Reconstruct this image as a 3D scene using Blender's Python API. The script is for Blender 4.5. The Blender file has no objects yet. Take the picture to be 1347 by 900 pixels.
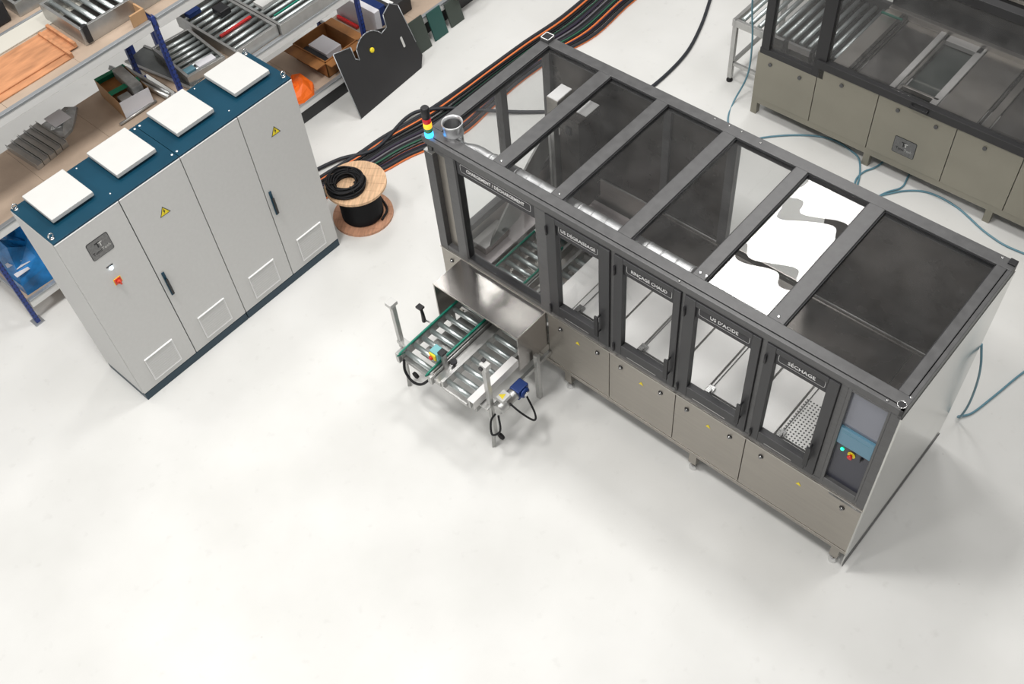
import bpy, bmesh, math, random
from mathutils import Vector, Matrix
random.seed(7)
PI = math.pi
scn = bpy.context.scene
# ------------------------------------------------------------------ camera
cam_d = bpy.data.cameras.new('camera'); cam = bpy.data.objects.new('camera', cam_d)
scn.collection.objects.link(cam); scn.camera = cam
RC = ((0.6596050723, 0.6270300506, -0.4144327016), (-0.7485042897, 0.4979050741, -0.4379861476), (-0.0682823314, 0.5991025395, 0.7977553951))
cam.matrix_world = Matrix.Translation((-1.49831634, -6.44347539, 7.8116919)) @ Matrix(RC).to_4x4()
cam_d.sensor_fit = 'HORIZONTAL'; cam_d.sensor_width = 36; cam_d.lens = 1402.24162 / 1347 * 36
cam_d.clip_start = .05; cam_d.clip_end = 200
# machine frame (local x along its front to the right, y to the back)
MX, MY, YAW = 2.4713, -5.6066, -1.5662
L, W, H, ZL, ZB = 4.0918, 1.5152, 2.2522, 0.98, 0.334
MM = Matrix.Translation((MX, MY, 0)) @ Matrix.Rotation(YAW, 4, 'Z')
# ------------------------------------------------------------------ world, lamps, exposure
wd = bpy.data.worlds.new('hall_light'); scn.world = wd; wd.use_nodes = True
bg = wd.node_tree.nodes['Background']; bg.inputs[0].default_value = (1, .985, .96, 1); bg.inputs[1].default_value = .33
scn.view_settings.view_transform = 'Standard'; scn.view_settings.look = 'None'
scn.view_settings.exposure = 0; scn.view_settings.gamma = 1; scn.view_settings.use_curve_mapping = False
def lamp(name, p, sx, sy, power, col=(1, .98, .95)):
    d = bpy.data.lights.new(name, 'AREA'); d.shape = 'RECTANGLE'; d.size = sx; d.size_y = sy; d.energy = power; d.color = col
    o = bpy.data.objects.new(name, d); scn.collection.objects.link(o)
    o.matrix_world = MM @ Matrix.Translation(p)
    return o
for (x, y, pw) in [(-4.0, -2.8, 440), (-4.0, 2.6, 205), (1.0, -3.2, 170), (1.0, 2.6, 130), (-8.6, -2.8, 160), (-8.6, 2.6, 80), (-5.0, -10.5, 420), (-9.3, 5.0, 80)]:
    lamp('ceiling_lamp', (x, y, 10.2), 1.4, 1.4, pw)
for y in (6.2, 7.42, 8.65):   # row of three hall lamps mirrored in the fifth roof pane
    lamp('ceiling_lamp', (-4.2, y, 10), 1.7, 1.02, 72)

# ------------------------------------------------------------------ helpers
def nbm(): return bmesh.new()
def box(bm, x0, x1, y0, y1, z0, z1, m=None):
    vs = [bm.verts.new((x, y, z)) for z in (z0, z1) for y in (y0, y1) for x in (x0, x1)]
    for f in ((0, 2, 3, 1), (4, 5, 7, 6), (0, 1, 5, 4), (2, 6, 7, 3), (0, 4, 6, 2), (1, 3, 7, 5)):
        bm.faces.new([vs[i] for i in f])
    if m is not None:
        for v in vs: v.co = m @ v.co
    return bm
def basis(d):
    d = Vector(d).normalized(); a = Vector((0, 0, 1)) if abs(d.z) < .9 else Vector((1, 0, 0))
    u = d.cross(a).normalized(); return u, d.cross(u)
def tube(bm, pts, r, seg=8, closed=False, cap=True, smooth=True):
    pts = [Vector(p) for p in pts]; n = len(pts); rings = []
    u = None
    for i, p in enumerate(pts):
        a = pts[(i - 1) % n] if (closed or i > 0) else p; b = pts[(i + 1) % n] if (closed or i < n - 1) else p
        d = (b - a).normalized()
        if u is None: u, v = basis(d)
        else:
            u = (u - d * u.dot(d)).normalized(); v = d.cross(u)
        rr = r[i] if isinstance(r, (list, tuple)) else r
        rings.append([bm.verts.new(p + (u * math.cos(2 * PI * k / seg) + v * math.sin(2 * PI * k / seg)) * rr) for k in range(seg)])
    for i in range(n if closed else n - 1):
        A, B = rings[i], rings[(i + 1) % n]
        for k in range(seg):
            f = bm.faces.new((A[k], A[(k + 1) % seg], B[(k + 1) % seg], B[k])); f.smooth = smooth
    if cap and not closed:
        bm.faces.new(rings[0][::-1]); bm.faces.new(rings[-1])
    return bm
def cyl(bm, p0, p1, r, seg=16): return tube(bm, [p0, p1], r, seg)
def lathe(bm, prof, m=Matrix(), seg=24, smooth=True):
    rings = [[bm.verts.new(m @ Vector((r * math.cos(2 * PI * k / seg), r * math.sin(2 * PI * k / seg), z))) for k in range(seg)] for r, z in prof]
    for A, B in zip(rings, rings[1:]):
        for k in range(seg):
            f = bm.faces.new((A[k], A[(k + 1) % seg], B[(k + 1) % seg], B[k])); f.smooth = smooth
    if prof[0][0] > 1e-5: bm.faces.new(rings[0][::-1])
    if prof[-1][0] > 1e-5: bm.faces.new(rings[-1])
    return bm
def prism(bm, pts, t0, t1, m=Matrix()):
    "polygon in local xy, extruded along local z from t0 to t1"
    a = [bm.verts.new(m @ Vector((x, y, t0))) for x, y in pts]; b = [bm.verts.new(m @ Vector((x, y, t1))) for x, y in pts]
    bm.faces.new(a[::-1]); bm.faces.new(b); n = len(pts)
    for i in range(n): bm.faces.new((a[i], a[(i + 1) % n], b[(i + 1) % n], b[i]))
    return bm
def rrect(w, h, r, n=4):
    out = []
    for cx, cy, a0 in ((w / 2 - r, h / 2 - r, 0), (-w / 2 + r, h / 2 - r, 90), (-w / 2 + r, -h / 2 + r, 180), (w / 2 - r, -h / 2 + r, 270)):
        for i in range(n + 1):
            a = math.radians(a0 + 90 * i / n); out.append((cx + r * math.cos(a), cy + r * math.sin(a)))
    return out
def obj(name, bm, mat, parent=None, bevel=0, **kw):
    me = bpy.data.meshes.new(name); bmesh.ops.recalc_face_normals(bm, faces=bm.faces); bm.to_mesh(me); bm.free()
    me.materials.append(mat); o = bpy.data.objects.new(name, me); scn.collection.objects.link(o)
    if parent: o.parent = parent
    if bevel:
        b = o.modifiers.new('bevel', 'BEVEL'); b.width = bevel; b.segments = 2; b.limit_method = 'ANGLE'
    for k, v in kw.items(): o[k] = v
    return o
def thing(name, label, cat, m=Matrix(), group=None):
    o = bpy.data.objects.new(name, None); scn.collection.objects.link(o); o.matrix_world = m; o.empty_display_size = .1
    o['label'] = label; o['category'] = cat
    if group: o['group'] = group
    return o
def tag(o, label, cat, group=None):
    o['label'] = label; o['category'] = cat
    if group: o['group'] = group
    return o
def dup(o, parent=None, off=(0, 0, 0)):
    c = o.copy(); scn.collection.objects.link(c); c.parent = parent or o.parent
    c.location = o.location + Vector(off)
    for ch in o.children: 
        d = ch.copy(); scn.collection.objects.link(d); d.parent = c
    return c
def smoothpath(pts, n=8):
    pts = [Vector(p) for p in pts]; P = [pts[0] * 2 - pts[1]] + pts + [pts[-1] * 2 - pts[-2]]; out = []
    for i in range(1, len(P) - 2):
        for k in range(n):
            t = k / n; a, b, c, d = P[i - 1], P[i], P[i + 1], P[i + 2]
            out.append(.5 * ((2 * b) + (c - a) * t + (2 * a - 5 * b + 4 * c - d) * t * t + (3 * b - a - 3 * c + d) * t ** 3))
    out.append(pts[-1]); return out
FRONT = Matrix.Rotation(PI / 2, 4, 'X')       # local xy -> xz plane, normal towards -y
def onfront(x, y, z): return Matrix.Translation((x, y, z)) @ FRONT
def text(name, body, size, mat, parent, m, bold=0, depth=.0006, align='CENTER', width=None):
    cu = bpy.data.curves.new(name, 'FONT'); cu.body = body; cu.size = size; cu.align_x = align; cu.align_y = 'CENTER'
    cu.extrude = depth; cu.offset = bold; cu.resolution_u = 2
    to = bpy.data.objects.new(name, cu); scn.collection.objects.link(to)
    bpy.context.view_layer.update()
    me = bpy.data.meshes.new_from_object(to.evaluated_get(bpy.context.evaluated_depsgraph_get()))
    bpy.data.objects.remove(to); me.materials.clear(); me.materials.append(mat)
    if width:
        xs = [v.co.x for v in me.vertices]; s = width / (max(xs) - min(xs))
        for v in me.vertices: v.co.x *= s
    me.transform(m)
    o = bpy.data.objects.new(name, me); scn.collection.objects.link(o); o.parent = parent
    return o

# ------------------------------------------------------------------ materials
def pmat(name, col, rough=.5, metal=0, var=0, scale=8, bump=0, bscale=60, emit=None, es=0, stretch=None, spec=None, coat=0):
    m = bpy.data.materials.new(name); m.use_nodes = True; nt = m.node_tree; b = nt.nodes['Principled BSDF']
    b.inputs['Base Color'].default_value = (*col, 1); b.inputs['Roughness'].default_value = rough; b.inputs['Metallic'].default_value = metal
    if spec is not None: b.inputs['Specular IOR Level'].default_value = spec
    if coat: b.inputs['Coat Weight'].default_value = coat
    if emit: b.inputs['Emission Color'].default_value = (*emit, 1); b.inputs['Emission Strength'].default_value = es
    tc = nt.nodes.new('ShaderNodeTexCoord'); src = tc.outputs['Object']
    if stretch:
        mp = nt.nodes.new('ShaderNodeMapping'); mp.inputs['Scale'].default_value = stretch; nt.links.new(src, mp.inputs[0]); src = mp.outputs[0]
    if var:
        n = nt.nodes.new('ShaderNodeTexNoise'); n.inputs['Scale'].default_value = scale; n.inputs['Detail'].default_value = 5
        nt.links.new(src, n.inputs['Vector'])
        r = nt.nodes.new('ShaderNodeValToRGB'); r.color_ramp.elements[0].position = .3; r.color_ramp.elements[1].position = .7
        r.color_ramp.elements[0].color = (*[c * (1 - var) for c in col], 1); r.color_ramp.elements[1].color = (*[min(1, c * (1 + var)) for c in col], 1)
        nt.links.new(n.outputs['Fac'], r.inputs[0]); nt.links.new(r.outputs[0], b.inputs['Base Color'])
        mr = nt.nodes.new('ShaderNodeMapRange'); mr.inputs['To Min'].default_value = max(.02, rough - .07); mr.inputs['To Max'].default_value = min(1, rough + .07)
        nt.links.new(n.outputs['Fac'], mr.inputs['Value']); nt.links.new(mr.outputs[0], b.inputs['Roughness'])
    if bump:
        n2 = nt.nodes.new('ShaderNodeTexNoise'); n2.inputs['Scale'].default_value = bscale; n2.inputs['Detail'].default_value = 4
        nt.links.new(src, n2.inputs['Vector'])
        bp = nt.nodes.new('ShaderNodeBump'); bp.inputs['Strength'].default_value = bump; bp.inputs['Distance'].default_value = .01
        nt.links.new(n2.outputs['Fac'], bp.inputs['Height']); nt.links.new(bp.outputs[0], b.inputs['Normal'])
    return m
def glassmat(name, tint=(.93, .95, .95), refl=1.0, rough=0, bump=0, bscale=2, haze=.0):
    m = bpy.data.materials.new(name); m.use_nodes = True; nt = m.node_tree; nt.nodes.clear()
    out = nt.nodes.new('ShaderNodeOutputMaterial'); mix = nt.nodes.new('ShaderNodeMixShader')
    tr = nt.nodes.new('ShaderNodeBsdfTransparent'); tr.inputs[0].default_value = (*tint, 1)
    gl = nt.nodes.new('ShaderNodeBsdfGlossy'); gl.inputs['Roughness'].default_value = rough
    fr = nt.nodes.new('ShaderNodeLayerWeight'); fr.inputs['Blend'].default_value = .5
    pw = nt.nodes.new('ShaderNodeMath'); pw.operation = 'POWER'; pw.inputs[1].default_value = 5
    ma = nt.nodes.new('ShaderNodeMath'); ma.operation = 'MULTIPLY_ADD'; ma.inputs[1].default_value = .96; ma.inputs[2].default_value = .04
    nt.links.new(fr.outputs['Facing'], pw.inputs[0]); nt.links.new(pw.outputs[0], ma.inputs[0])
    mu = nt.nodes.new('ShaderNodeMath'); mu.operation = 'MULTIPLY'; mu.inputs[1].default_value = refl; mu.use_clamp = True
    nt.links.new(ma.outputs[0], mu.inputs[0]); nt.links.new(mu.outputs[0], mix.inputs[0]); nt.links.new(gl.outputs[0], mix.inputs[2])
    base = tr.outputs[0]
    if haze:   # fine scratches and dust on the sheet
        df = nt.nodes.new('ShaderNodeBsdfDiffuse'); df.inputs[0].default_value = (.6, .6, .6, 1)
        tc = nt.nodes.new('ShaderNodeTexCoord'); nz = nt.nodes.new('ShaderNodeTexNoise'); nz.inputs['Scale'].default_value = 6; nz.inputs['Detail'].default_value = 8
        nt.links.new(tc.outputs['Object'], nz.inputs['Vector'])
        m2 = nt.nodes.new('ShaderNodeMath'); m2.operation = 'MULTIPLY'; m2.inputs[1].default_value = haze; nt.links.new(nz.outputs['Fac'], m2.inputs[0])
        mx = nt.nodes.new('ShaderNodeMixShader'); nt.links.new(m2.outputs[0], mx.inputs[0]); nt.links.new(tr.outputs[0], mx.inputs[1]); nt.links.new(df.outputs[0], mx.inputs[2]); base = mx.outputs[0]
    nt.links.new(base, mix.inputs[1]); nt.links.new(mix.outputs[0], out.inputs[0])
    if bump:
        tc = nt.nodes.new('ShaderNodeTexCoord'); nz = nt.nodes.new('ShaderNodeTexNoise'); nz.inputs['Scale'].default_value = bscale; nz.inputs['Detail'].default_value = 1
        bp = nt.nodes.new('ShaderNodeBump'); bp.inputs['Strength'].default_value = bump; bp.inputs['Distance'].default_value = .05
        nt.links.new(tc.outputs['Object'], nz.inputs['Vector']); nt.links.new(nz.outputs['Fac'], bp.inputs['Height'])
        nt.links.new(bp.outputs[0], gl.inputs['Normal']); nt.links.new(bp.outputs[0], fr.inputs['Normal'])
    return m
def floormat():
    m = pmat('epoxy_floor', (.72, .72, .70), .32, 0); nt = m.node_tree; b = nt.nodes['Principled BSDF']
    tc = nt.nodes.new('ShaderNodeTexCoord')
    def noise(s, d=6):
        n = nt.nodes.new('ShaderNodeTexNoise'); n.inputs['Scale'].default_value = s; n.inputs['Detail'].default_value = d
        nt.links.new(tc.outputs['Object'], n.inputs['Vector']); return n
    n1 = noise(.9); r = nt.nodes.new('ShaderNodeValToRGB')
    r.color_ramp.elements[0].position = .3; r.color_ramp.elements[0].color = (.665, .665, .645, 1)
    r.color_ramp.elements[1].position = .7; r.color_ramp.elements[1].color = (.755, .755, .74, 1)
    nt.links.new(n1.outputs['Fac'], r.inputs[0])
    n2 = noise(9, 8); r2 = nt.nodes.new('ShaderNodeValToRGB')           # dark scuffs
    r2.color_ramp.elements[0].position = .62; r2.color_ramp.elements[0].color = (0, 0, 0, 1)
    r2.color_ramp.elements[1].position = .8; r2.color_ramp.elements[1].color = (.28, .28, .28, 1); nt.links.new(n2.outputs['Fac'], r2.inputs[0])
    vo = nt.nodes.new('ShaderNodeTexVoronoi'); vo.inputs['Scale'].default_value = 2.6; nt.links.new(tc.outputs['Object'], vo.inputs['Vector'])
    r3 = nt.nodes.new('ShaderNodeValToRGB'); r3.color_ramp.elements[0].position = .0; r3.color_ramp.elements[0].color = (.6, .6, .6, 1)
    r3.color_ramp.elements[1].position = .03; r3.color_ramp.elements[1].color = (0, 0, 0, 1); nt.links.new(vo.outputs['Distance'], r3.inputs[0])
    add = nt.nodes.new('ShaderNodeMath'); add.operation = 'ADD'; add.use_clamp = True; nt.links.new(r2.outputs[0], add.inputs[0]); nt.links.new(r3.outputs[0], add.inputs[1])
    mx = nt.nodes.new('ShaderNodeMix'); mx.data_type = 'RGBA'; nt.links.new(add.outputs[0], mx.inputs['Factor']); nt.links.new(r.outputs[0], mx.inputs['A'])
    mx.inputs['B'].default_value = (.5, .49, .47, 1); nt.links.new(mx.outputs['Result'], b.inputs['Base Color'])
    b.inputs['Specular IOR Level'].default_value = .35
    n3 = noise(40, 3); bp = nt.nodes.new('ShaderNodeBump'); bp.inputs['Strength'].default_value = .04; nt.links.new(n3.outputs['Fac'], bp.inputs['Height']); nt.links.new(bp.outputs[0], b.inputs['Normal'])
    return m
M_floor = floormat()
M_frame = pmat('anthracite_frame', (.098, .098, .10), .38, .25, var=.12, scale=14, stretch=(1, 1, 4))
M_framed = pmat('dark_door_frame', (.045, .045, .048), .45, .2, var=.08, scale=10)
M_sign = pmat('sign_black', (.022, .022, .026), .5)
M_black = pmat('black_plastic', (.012, .012, .014), .45)
M_lock = pmat('lock_metal', (.25, .25, .25), .2, 1)
M_mauve = pmat('pinkish_steel', (.40, .365, .37), .38, .4, var=.04)
M_rubber = pmat('black_rubber', (.012, .012, .014), .6, spec=.3, bump=.1)
M_steel = pmat('brushed_steel', (.50, .475, .44), .34, .9, var=.07, scale=5, stretch=(1, 1, 18), bump=.03, bscale=40)
M_beige = pmat('beige_steel_panel', (.36, .335, .30), .36, .75, var=.05, scale=3, stretch=(1, 1, 14))
M_hood = pmat('hood_steel', (.42, .40, .385), .24, .97, var=.03, scale=2, stretch=(1, 6, 1))
M_deck = pmat('deck_steel', (.74, .73, .72), .5, .35, var=.05, scale=4)
M_wall = pmat('inner_dark_steel', (.085, .078, .072), .28, .6, var=.3, scale=3)
M_side = pmat('side_steel', (.55, .55, .53), .14, .95, var=.04, scale=2)
M_alu = pmat('aluminium', (.48, .48, .47), .35, .85, var=.08, scale=12)
M_zinc = pmat('zinc_roller', (.56, .61, .61), .36, .85, var=.06, scale=20)
M_galv = pmat('galvanised_duct', (.66, .67, .68), .38, .9, var=.15, scale=14)
M_chrome = pmat('chrome', (.8, .8, .8), .1, 1)
M_white = pmat('white_print', (.85, .85, .85), .5)
M_offw = pmat('white_enamel', (.60, .60, .585), .4, var=.01)
M_grey = pmat('cabinet_grey', (.60, .60, .59), .5, var=.02, scale=30, bump=.03, bscale=200)
M_greyl = pmat('cabinet_highlight', (.85, .85, .85), .35)  # cabinet grey made paler as a painted highlight along edges
M_grille = pmat('filter_grille', (.70, .70, .70), .45)
M_teal = pmat('petrol_blue_paint', (.004, .045, .08), .4, var=.1, scale=4, spec=.3)
M_plinth = pmat('plinth_blue', (.012, .04, .065), .45)
M_yellow = pmat('warning_yellow', (.85, .68, .02), .5)
M_green = pmat('belt_green', (.01, .22, .15), .45)
M_red = pmat('switch_red', (.65, .05, .02), .35)
M_redp = pmat('red_plastic', (.6, .02, .02), .3)
M_blue = pmat('gearbox_blue', (.01, .035, .16), .35, .3)
M_tealbox = pmat('switch_box_teal', (.18, .45, .48), .45)
M_plate = pmat('badge_grey', (.18, .18, .18), .4, .6, var=.2, scale=60)
M_pane = glassmat('clear_pane', (.96, .965, .965), .6, haze=.02)
M_roofpane = glassmat('roof_pane', (.92, .92, .92), .6, haze=.035)
M_mirrorpane = glassmat('glossy_roof_pane', (.80, .80, .80), 2.5, haze=.02)
M_smoke = glassmat('smoked_pane', (.72, .72, .72), .7, haze=.12)
M_hmi = pmat('panel_front', (.035, .037, .055), .3)
M_hmi2 = pmat('panel_cover', (.22, .23, .27), .15, .3)
M_screen = pmat('blue_screen', (.09, .19, .26), .3, emit=(.12, .30, .42), es=.15)
M_wood = pmat('spool_wood', (.66, .43, .26), .6, var=.22, scale=6, stretch=(1, 9, 1), bump=.15)
M_woodp = pmat('spool_wood_pink', (.55, .29, .18), .65, var=.2, scale=7, stretch=(1, 7, 1), bump=.15)
M_chip = pmat('chipboard', (.42, .325, .25), .75, var=.13, scale=3, bump=.1)
M_card = pmat('cardboard', (.45, .27, .14), .8, var=.1, scale=5)
M_brown = pmat('brown_carton', (.28, .12, .035), .7, var=.25, scale=6)
M_terra = pmat('orange_sheet', (.50, .23, .11), .7, var=.28, scale=4, stretch=(1, 4, 1))
M_rackalu = pmat('rack_beam_grey', (.40, .42, .44), .4, .6)
M_rackw = pmat('rack_beam_white', (.74, .74, .73), .5)
M_rackblue = pmat('rack_upright_blue', (.018, .045, .23), .4)
M_dark = pmat('dark_sheet_metal', (.040, .040, .042), .5, .3, var=.12, scale=2)
M_bluebag = pmat('blue_film', (.012, .16, .42), .25, var=.5, scale=5, bump=.5, bscale=9)
M_gbox = pmat('green_print', (.005, .20, .10), .6)
M_film = pmat('grey_film', (.42, .43, .43), .3, .3, var=.35, scale=9, bump=.8, bscale=10)
M_paper = pmat('white_paper', (.68, .68, .72), .7, bump=.2, bscale=30)
M_orange = pmat('safety_orange', (.95, .16, .01), .5, var=.1, bump=.6, bscale=20)
M_dgreen2 = pmat('olive_grey_sheet', (.05, .065, .055), .35)
M_dgreen = pmat('dark_green_crate', (.02, .085, .075), .4)
M_water = pmat('tank_water', (.05, .065, .06), .05, .0, spec=.8)
M_hoseb = pmat('blue_hose', (.12, .26, .33), .4)
M_hosek = pmat('dark_grey_hose', (.03, .033, .04), .5, spec=.3)
M_cork = pmat('orange_cable', (.80, .20, .05), .5)
M_cgreen = pmat('green_cable', (.02, .11, .06), .5)
M_cviolet = pmat('dark_violet_cable', (.03, .02, .045), .5, spec=.3)
M_ccream = pmat('grey_cable', (.16, .15, .17), .5)
def emat(name, col, s): return pmat(name, col, .3, emit=col, es=s)
M_Lred = pmat('lens_red', (.55, .01, .02), .2, emit=(.5, .0, .01), es=.25)
M_Lamb = emat('lens_amber', (1, .42, .02), 1.3)
M_Lgrn = pmat('lens_green', (.04, .22, .10), .2)
M_Lblu = emat('lens_blue', (.02, .35, 1.0), 5)
M_Lled = emat('led_white_blue', (.75, .88, 1), 6)
M_Lg = emat('led_green', (.02, .9, .4), 2)
M_fill = emat('fill_tube', (1, .98, .95), 16)  # glow of the unseen tubes added inside the machine

# ------------------------------------------------------------------ floor
bm = nbm(); box(bm, -12, 16, -13, 16, -.1, 0); obj('floor', bm, M_floor, kind='structure')

# ------------------------------------------------------------------ cleaning machine
mach = thing('cleaning_machine', 'long dark-framed industrial cleaning machine with glazed doors, roof panes and beige lower panels', 'machine', MM)
def mb(name, bx, mat=M_frame, parent=mach, bevel=.004, **kw):
    bm = nbm(); box(bm, *bx); return obj(name, bm, mat, parent, bevel, **kw)
# base chassis and levelling feet
bm = nbm(); box(bm, -L, 0, .012, .06, .255, ZB - .004); box(bm, -L, 0, W - .06, W, .2, ZB); box(bm, -L, -L + .06, .06, W - .06, .2, ZB); box(bm, -.06, -.002, .06, W - .06, .2, ZB)
obj('base_frame', bm, M_beige, mach, .003)
def foot(x, y, r=.035, ztop=.2):
    bm = nbm(); box(bm, x - .035, x + .035, y - .03, y + .03, .10, ztop + .06)
    lathe(bm, [(.012, .02), (.012, .11)], Matrix.Translation((x, y, 0)), 10)
    f = obj('foot', bm, M_beige, mach)
    bm = nbm(); lathe(bm, [(r, .0), (r, .012), (r * .55, .03), (r * .4, .045)], Matrix.Translation((x, y, 0)), 18); obj('foot_pad', bm, M_chrome, f)
for x in (-.09, -1.405, -2.72, -4.02):
    for y in (.06, W - .06): foot(x, y)
# lower panels
def lock(x, z, parent, y=-.001):
    bm = nbm(); lathe(bm, [(.015, 0), (.015, .006), (.011, .012), (.010, .02)], onfront(x, y, z), 16)
    o = obj('lock', bm, M_lock, parent); bm = nbm(); lathe(bm, [(.021, 0), (.021, .003)], onfront(x, y, z), 16); 
    o2 = obj('lock_rosette', bm, M_black, parent); return o
def sticker(x, z, parent, s=.035, y=-.0012):
    bm = nbm(); prism(bm, [(-s / 2, -s * .43), (s / 2, -s * .43), (0, s * .43)], 0, .0008, onfront(x, y, z)); return obj('warning_sticker', bm, M_yellow, parent)
def bolt_sign(x, z, parent, s, y):
    bm = nbm(); prism(bm, [(-s / 2, -s * .43), (s / 2, -s * .43), (0, s * .43)], 0, .001, onfront(x, y, z)); o = obj('warning_sign', bm, M_black, parent, label='yellow triangular high-voltage warning sign')
    k = .80; bm = nbm(); prism(bm, [(-s / 2 * k, -s * .37), (s / 2 * k, -s * .37), (0, s * .31)], .001, .0016, onfront(x, y, z)); i = obj('sign_face', bm, M_yellow, o)
    bm = nbm(); q = s; prism(bm, [(.02 * q, .19 * q), (-.10 * q, -.08 * q), (-.01 * q, -.08 * q), (-.05 * q, -.32 * q), (.10 * q, 0 * q), (.01 * q, 0 * q), (.06 * q, .17 * q)], .0016, .0022, onfront(x, y, z)); obj('flash_symbol', bm, M_black, o)
    return o
def panel(x0, x1, z0, z1, locks=(), stk=None):
    bm = nbm(); box(bm, x0 + .003, x1 - .003, 0, .02, z0, z1)
    p = obj('lower_panel', bm, M_beige, mach, .003)
    for a in locks: lock(a, .865, p)
    if stk: sticker(stk, .825, p, .045)
    return p
panel(-L, -3.855, ZB, ZL, (-3.974,)); panel(-3.855, -2.89, ZB, .53)
panel(-2.89, -2.245, ZB, ZL, (-2.75, -2.365), -2.571)
panel(-2.245, -1.603, ZB, ZL, (-2.13, -1.739), -1.926)
panel(-1.603, -.9675, ZB, ZL, (-1.491, -1.098), -1.29)
lp = panel(-.9675, 0, ZB, ZL, (-.823, -.144), -.494)
bm = nbm(); prism(bm, rrect(.26, .032, .015), 0, .001, onfront(-.14, -.001, .955)); pl = obj('maker_badge', bm, M_plate, lp)
text('badge_text', 'TumiTech', .022, M_black, lp, onfront(-.19, -.0022, .955)); text('badge_text', '1000', .02, M_chrome, lp, onfront(-.07, -.0022, .955))
bm = nbm(); box(bm, -L, 0, -.008, .004, .975, .985); box(bm, -L, 0, -.004, .004, ZB - .012, ZB - .004)
obj('edge_trim', bm, M_steel, mach)
# posts and top frame
YF = 0.0
bars = [('post', (-L, -4.0, 0, .09, ZL, 2.11)), ('post', (-3.865, -3.765, 0, .09, ZL, H - .07)), ('post', (-2.95, -2.845, 0, .08, ZL, H - .07)),
        ('post', (-L, -L + .085, W - .085, W, .2, H + .03)), ('post', (-.085, 0, W - .085, W, .2, H - .004)),
        ('post', (-2.84, -2.77, W - .07, W, 1.0, H - .05)), ('post', (-2.235, -2.155, W - .07, W, 1.0, H - .05)), ('post', (-L, -L + .08, .83, .90, ZL, H - .06)),
        ('post', (-.07, 0, 0, .08, ZL, H - .07)),
        ('top_rail', (-L + .085, 0, W - .10, W, H - .07, H)), ('top_rail', (-L, 0, .0, .032, H - .07, H - .004)), ('top_rail', (-L, 0, .037, .125, H - .07, H)),
        ('top_rail', (-L, -L + .10, .125, W - .085, H - .07, H)), ('top_rail', (-.105, -.035, .125, W - .10, H - .06, H)), ('top_rail', (-.03, 0, .0, W - .085, H - .09, H - .004)),
        ('sill', (-L, 0, .004, .085, ZL, 1.035)), ('sill', (-L, -L + .07, .085, W - .085, .93, 1.0))]
for i, (x0, x1) in enumerate([(-3.46, -3.34), (-2.888, -2.782), (-2.275, -2.160), (-1.64, -1.54), (-1.045, -.925)]):
    bars.append(('roof_bar', (x0, x1, .125, W - .10, H - .06, H)))
for n, b_ in bars: mb(n, b_)
# hollow open end of the rear left post
bm = nbm(); x0, x1, y0, y1, z = -L, -L + .085, W - .085, W, H + .031
for bx in ((x0, x1, y0, y0 + .006), (x0, x1, y1 - .006, y1), (x0, x0 + .006, y0, y1), (x1 - .006, x1, y0, y1)): box(bm, *bx, z - .001, z + .003)
obj('post_rim', bm, M_white, mach); mb('post_opening', (x0 + .006, x1 - .006, y0 + .006, y1 - .006, z - .002, z), M_black)
bm = nbm()
lathe(bm, [(.030, 0), (.030, .010), (.025, .010), (.025, .0)], Matrix.Translation((-.036, .04, H - .004)), 20); obj('corner_cap', bm, M_chrome, mach)
bm = nbm(); box(bm, -.058, -.014, .018, .062, H - .003, H + .002); obj('corner_opening', bm, M_black, mach)
mb('corner_cap', (-.055, 0, W - .055, W, H - .004, H + .012), M_black)
# roof screws
for x, y in [(-3.4, .16), (-2.835, .16), (-1.55, .16), (-1.6, .16), (-.985, .16), (-.12, .016), (-.02, .12), (-2.27, 1.49), (-2.16, 1.49), (-1.98, 1.47), (-.1, 1.49), (-2.4, 1.49), (-1.67, .016)]:
    bm = nbm(); lathe(bm, [(.011, 0), (.011, .003), (.006, .007)], Matrix.Translation((x, y, H)), 12); obj('screw', bm, M_chrome, mach)
# roof panes
RP = [(-3.99, -3.46), (-3.34, -2.888), (-2.782, -2.275), (-2.16, -1.64), (-1.54, -1.045), (-.925, -.105)]
for i, (x0, x1) in enumerate(RP):
    if i == 4:      # slightly warped acrylic sheet
        bm = nbm(); nx, ny = 40, 80; g = []
        for a in range(nx + 1):
            row = []
            for b_ in range(ny + 1):
                x = x0 + (x1 - x0) * a / nx; y = .125 + (W - .225) * b_ / ny
                u, v = a / nx, b_ / ny
                dz = .0008 * math.sin(6.5 * v + 2.2 * u) + .00045 * math.sin(11 * u + 5 * v + 1) + .0003 * math.sin(17 * v - 8 * u) 
                row.append(bm.verts.new((x, y, H - .035 + dz * 1.0)))
            g.append(row)
        for a in range(nx):
            for b_ in range(ny):
                f = bm.faces.new((g[a][b_], g[a + 1][b_], g[a + 1][b_ + 1], g[a][b_ + 1])); f.smooth = True
        obj('roof_pane', bm, M_mirrorpane, mach, label='roof pane brightly mirroring the hall lamps')
    else:
        mb('roof_pane', (x0, x1, .125, W - .10, H - .037, H - .033), M_roofpane, bevel=0)
    bm = nbm()   # black gasket round the pane
    for bx in ((x0, x0 + .008, .125, W - .1), (x1 - .008, x1, .125, W - .1), (x0, x1, .125, .133), (x0, x1, W - .108, W - .1)): box(bm, *bx, H - .05, H - .012)
    obj('gasket', bm, M_black, mach)
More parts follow.
